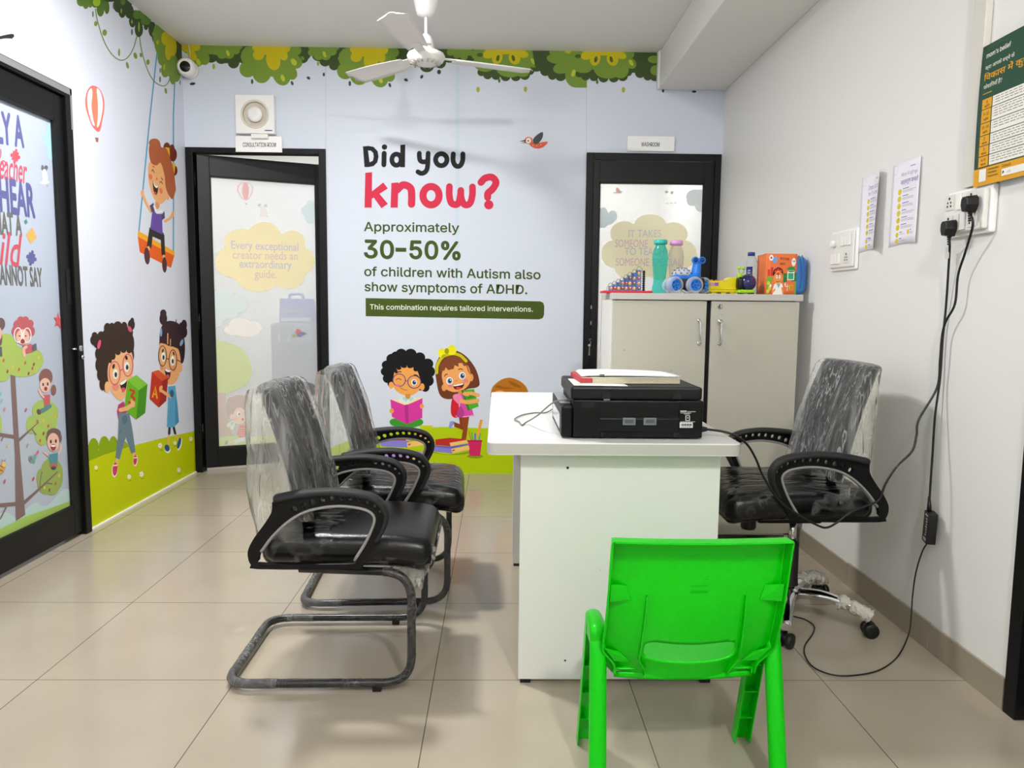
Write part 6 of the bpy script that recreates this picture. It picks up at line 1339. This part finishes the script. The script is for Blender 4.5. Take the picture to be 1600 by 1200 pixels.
t = bottle('mineral_water_bottle', 1.226, 3.70, 0.206, 0.034, 'ribbed clear mineral water bottle with a navy cap and label', '#f2f4f5', '#dfe3e6', 0.18, '#1f2a78', 0.018, True)
b = MB(); b.grid(lambda u, v: Vector((0.0345*math.cos(R(215+50*u)), 0.0345*math.sin(R(215+50*u)), 0.045+0.09*v)), 8, 2); lb = b.build('label', mat('navy_label', '#1b2a6e', 0.4), t, solid=0.0004)
A = Art(lambda u, v, o: Vector(((0.0349+o)*math.cos(R(215+50*u)), (0.0349+o)*math.sin(R(215+50*u)), 0.045+0.09*v)))
for k in range(5): A.poly([(0.35, 0.25+0.13*k), (0.65, 0.25+0.13*k), (0.65, 0.31+0.13*k), (0.35, 0.31+0.13*k)], '#d5d9ea')
A.build('label_print', lb)
# blue stunt car
t = thing('toy_car', (0.872, 3.605, TZ), 'blue toy stunt car with clear wheels in front of the clear bottle', 'toy')
B1 = mat('toy_blue', '#1c78d8', 0.3); TR_ = clear_mat('clear_tyre', '#eef2f8', 0.28, '#e6ebf2')
b = MB(); b.rbox((0.035, 0, 0.048), (0.125, 0.075, 0.055), 0.010, 4); b.build('chassis', M_BLACK, t)
b = MB(); b.rbox((0.010, 0, 0.078), (0.120, 0.078, 0.026), 0.012, 5, lambda p: p+Vector((0, 0, 0.10*p.x if p.x > 0 else 0))); b.build('hood', B1, t)
b = MB(); b.rbox((0.062, 0, 0.112), (0.038, 0.05, 0.085), 0.014, 5, lambda p: Vector((p.x*(1-4*p.z)+0.10*p.z, p.y*(1-4*p.z), p.z))); b.build('neck', B1, t)
for sg in (-1, 1):
    M_ = Matrix.Translation((0.068+sg*0.016, -0.014, 0.158)) @ Matrix.Rotation(R(90), 4, 'X')
    b = MB(); b.lathe([(0.0, -0.016), (0.010, -0.014), (0.0165, -0.004), (0.0165, 0.008), (0.012, 0.012), (0.011, 0.009), (0.0, 0.009)], M=M_, n=20); ob = b.build('headlamp', B1, t)
    b = MB(); b.lathe([(0.0105, 0.0095), (0.006, 0.013), (0.0, 0.014)], M=M_, n=16, caps=False); b.build('lens', mat('lamp_lens', '#153a7a', 0.12), ob)
b = MB(); b.lathe([(0.046*math.cos(R(a)), 0.040*math.sin(R(a))) for a in range(0, 91, 9)], (-0.005, 0.002, 0.084), 24); dm = b.build('dome', clear_mat('dome_clear', '#f4f6fa', 0.35, '#e3e8f0'), t)
b = MB()
for r_ in range(3):
    for k in range(10):
        an, el = k*36+r_*18, 18+22*r_; b.rbox((-0.005+0.047*math.cos(R(el))*math.cos(R(an)), 0.002+0.047*math.cos(R(el))*math.sin(R(an)), 0.084+0.041*math.sin(R(el))), (0.006, 0.006, 0.006), 0.003, 1)
b.build('dome_holes', mat('dome_dark', '#30343c', 0.5), dm)
for (x, y, yaw) in ((-0.052, -0.060, 20), (0.040, -0.064, 8), (0.098, 0.0, 35), (-0.045, 0.058, 0), (0.04, 0.06, 0)):
    M_ = Matrix.Translation((x, y, 0.040)) @ Matrix.Rotation(R(yaw), 4, 'Z') @ Matrix.Rotation(R(90), 4, 'X')
    b = MB(); b.lathe([(0.030, -0.020), (0.037, -0.018), (0.0395, -0.008), (0.0395, 0.010), (0.036, 0.018), (0.027, 0.020)], M=M_, n=28, caps=False); w_ = b.build('wheel', TR_, t)
    b = MB(); b.lathe([(0.0, -0.012), (0.026, -0.012), (0.027, 0.010), (0.023, 0.015), (0.021, 0.011), (0, 0.011)], M=M_, n=24); hb = b.build('hub', B1, w_)
    b = MB()
    for k in range(5): b.lathe([(0.0036, 0.0112), (0.0036, 0.0118)], (0.0145*math.cos(k*1.257), 0.0145*math.sin(k*1.257), 0), 10, M_)
    b.lathe([(0.003, 0.0112), (0.002, 0.016)], (0, 0, 0), 10, M_); b.build('hub_holes', mat('hub_dark', '#0f3e86', 0.4), hb)
# yellow wagon
t = thing('toy_wagon', (1.075, 3.66, TZ), 'yellow plastic toy wagon between the blue car and the ladybird', 'toy'); YL = mat('toy_yellow', '#f2df12', 0.35)
b = MB(); pr = [(-0.075, .018), (-0.065, .010), (0.075, .010), (0.085, .020), (0.082, .080), (0.028, .080), (0.008, .064), (-0.080, .064)]
b.prism([pr], -0.042, 0.042, lambda u, v, q: Vector((u, q*(1-0.1*(v < 0.03)), v))); bd = b.build('body', YL, t, bevel=0.004)
b = MB(); b.box(-0.082, 0.086, -0.045, 0.045, 0.024, 0.029); b.build('rim_line', YL, bd, bevel=0.002)
for x in (-0.045, 0.0, 0.045):
    b = MB(); b.box(x-0.012, x+0.012, -0.03, 0.03, 0.0, 0.011); b.build('foot', YL, t, bevel=0.002)
b = MB(); b.box(-0.070, -0.028, -0.0432, -0.0422, 0.040, 0.056); stk = b.build('sticker', mat('sticker_pink', '#d98ab0', 0.5), t)
b = MB(); b.box(-0.046, -0.029, -0.0437, -0.0431, 0.041, 0.055); b.build('sticker_patch', mat('sticker_violet', '#8a5fc0', 0.5), stk)
for k, c in enumerate(('#e0962a', '#e46a4a', '#e9a0a8')):
    b = MB(); b.lathe([(0.009, 0), (0.009, 0.004), (0.007, 0.006), (0, 0.006)], (-0.055+0.026*k, -0.01, 0.064), 14); b.build('button', mat('button_'+c.lstrip('#'), c, 0.4), t)
# ladybird
t = thing('toy_ladybird', (1.172, 3.60, TZ), 'navy toy ladybird with lime green feet and feelers, beside the mineral water bottle', 'toy'); LG = mat('toy_lime', '#9fd01a', 0.4)
b = MB(); b.lathe([(0.040*math.sin(R(a)), -0.040*math.cos(R(a))) for a in range(0, 181, 12)], (0.008, 0, 0.056), 28, caps=False); bo = b.build('shell', mat('toy_navy', '#161b58', 0.15, coat=0.5), t)
b = MB(); b.lathe([(0.0402*math.sin(R(a)), 0.0402*math.cos(R(a))) for a in range(0, 41, 8)], M=Matrix.Translation((0.008, 0, 0.056)) @ Matrix.Rotation(R(-10), 4, 'Y'), n=24, caps=False); b.build('shell_spot', mat('toy_shell_dark', '#26272c', 0.2, coat=0.5), bo)
b = MB(); b.rbox((-0.030, -0.004, 0.052), (0.030, 0.05, 0.06), 0.015, 4); hd = b.build('face', M_BLACK, t)
b = MB(); b.rbox((-0.032, 0, 0.086), (0.024, 0.03, 0.026), 0.010, 4)
for sg, x in ((-1, -0.036), (1, -0.012)):
    b.tube(catmull([(-0.030, 0, 0.09), (x, sg*0.004, 0.105), (x, sg*0.004, 0.120)], 4), 0.0022, 8); b.rbox((x, sg*0.004, 0.124), (0.016, 0.016, 0.016), 0.008, 1)
b.build('feelers', LG, t)
b = MB(); b.rbox((-0.004, -0.004, 0.014), (0.076, 0.066, 0.016), 0.007, 4); b.build('skirt', LG, t)
for x in (-0.024, 0.026):
    for y in (-0.022, 0.022):
        b = MB(); b.lathe([(0.008, 0), (0.008, 0.008)], (x, y, 0), 12); b.build('wheel', M_BLACK, t)
# boxed toy case in a printed sleeve
t = thing('toy_case', (1.3485, 3.63, TZ+0.0002), 'blue toy case in a printed orange card sleeve at the wall end', 'toy'); CB = mat('case_mid_blue', '#3f7fc6', 0.35)
def bulge(p):
    return Vector((p.x, p.y*(1+0.10*math.cos(p.z*14)), p.z))
b = MB(); b.rbox((0.010, 0.0, 0.0925), (0.200, 0.114, 0.182), 0.034, 7, bulge); cs = b.build('case', CB, t)
b = MB()
for x in (0.070, 0.086):
    b.tube(catmull([(x, -0.068, 0.03), (x+0.004, -0.0695, 0.09), (x-0.002, -0.066, 0.150), (x, -0.03, 0.186)], 6), 0.0022, 8)
b.build('case_grooves', mat('case_groove', '#2c5f9e', 0.4), cs)
X0, X1 = -0.092, 0.048; ZT = 0.190
def slv(u, v, o=0): return Vector((X0+(X1-X0)*u, -0.0705-0.004*math.sin(u*math.pi)-o, ZT*v))
b = MB(); b.grid(lambda u, v: slv(u, v), 10, 8); b.grid(lambda u, v: Vector((X0+(X1-X0)*u, -0.0705+0.135*v, ZT+0.002*math.sin(v*6))), 6, 6); b.grid(lambda u, v: Vector((X0-0.0005, -0.0705+0.135*u, ZT*v)), 4, 4)
sl = b.build('card_sleeve', mat('sleeve_orange', '#e8743a', 0.45), t, solid=0.0006)
A = Art(lambda u, v, o: slv(u, v, 0.0008+o))
A.poly([(0, 0), (1, 0), (1, .42), (.85, .47), (.6, .44), (.3, .50), (.15, .40), (0, .46)], '#6fae3c'); A.poly([(.55, .30), (1, .34), (1, .55), (.55, .52)], '#2f7f45')
for k in range(5): A.poly([(.02+.1*k, .46), (.10+.1*k, .46), (.10+.1*k, .62+.05*(k % 2)), (.02+.1*k, .62+.05*(k % 2))], ('#d9482c', '#cf3a34')[k % 2])
A.el(.24, .85, .085, .085, '#7ba0d8'); A.el(.12, .90, .07, .07, '#f0f0f0'); A.el(.12, .90, .03, .03, '#c23a3a'); A.el(.88, .80, .075, .10, '#f2f0ea'); A.el(.86, .82, .015, .02, '#222222', n=10); A.el(.91, .82, .015, .02, '#222222', n=10)
A.text('ROUTINE', (.42, .86), (.72, .84), -.055, '#5a3326', 'inter', 0.02); A.text('KIDS', (.42, .73), (.58, .73), -.05, '#5a3326', 'inter', 0.02)
A.sm([(.22, 0), (.24, .22), (.32, .28), (.48, .28), (.54, .20), (.54, 0)], '#f3f1ec'); A.poly([(.33, .27), (.40, .16), (.46, .27)], '#7fb7a0')
A.el(.37, .42, .135, .17, '#e9964f'); A.sm([(.20, .46), (.22, .60), (.36, .66), (.50, .62), (.54, .48), (.48, .54), (.30, .54)], '#2a211f'); A.els([(.33, .44, .03, .045), (.42, .44, .03, .045)], '#ffffff'); A.els([(.335, .44, .012, .018), (.415, .44, .012, .018)], '#222222'); A.st([(.31, .33), (.37, .305), (.44, .335)], .014, '#5a2a1c'); A.els([(.235, .40, .02, .035), (.51, .40, .02, .035)], '#e9964f')
A.st([(.27, .12), (.20, .05)], .05, '#e9964f'); A.st([(.52, .16), (.56, .04)], .05, '#e9964f')
A.poly([(.68, .36), (.92, .36), (.92, .60), (.68, .60)], '#e8ece6'); A.poly([(.71, .38), (.89, .38), (.89, .53), (.71, .53)], '#3aa77a'); A.el(.80, .62, .14, .07, '#3b8a3e')
A.poly([(.76, .12), (.88, .12), (.88, .24), (.76, .24)], '#e6b92c'); A.text('3', (.79, .13), (.85, .13), -.085, '#6a4a10', 'inter', 0.03); A.st([(.70, .10), (.70, .25)], .02, '#dfe6da'); A.st([(.64, .2), (.72, .21)], .02, '#dfe6da'); A.els([(.06, .28, .05, .05), (.10, .16, .05, .06), (.05, .08, .05, .05)], '#d8c84a'); A.els([(.13, .22, .03, .04), (.62, .25, .02, .05)], '#e8eef0')
A.build('sleeve_print', sl)
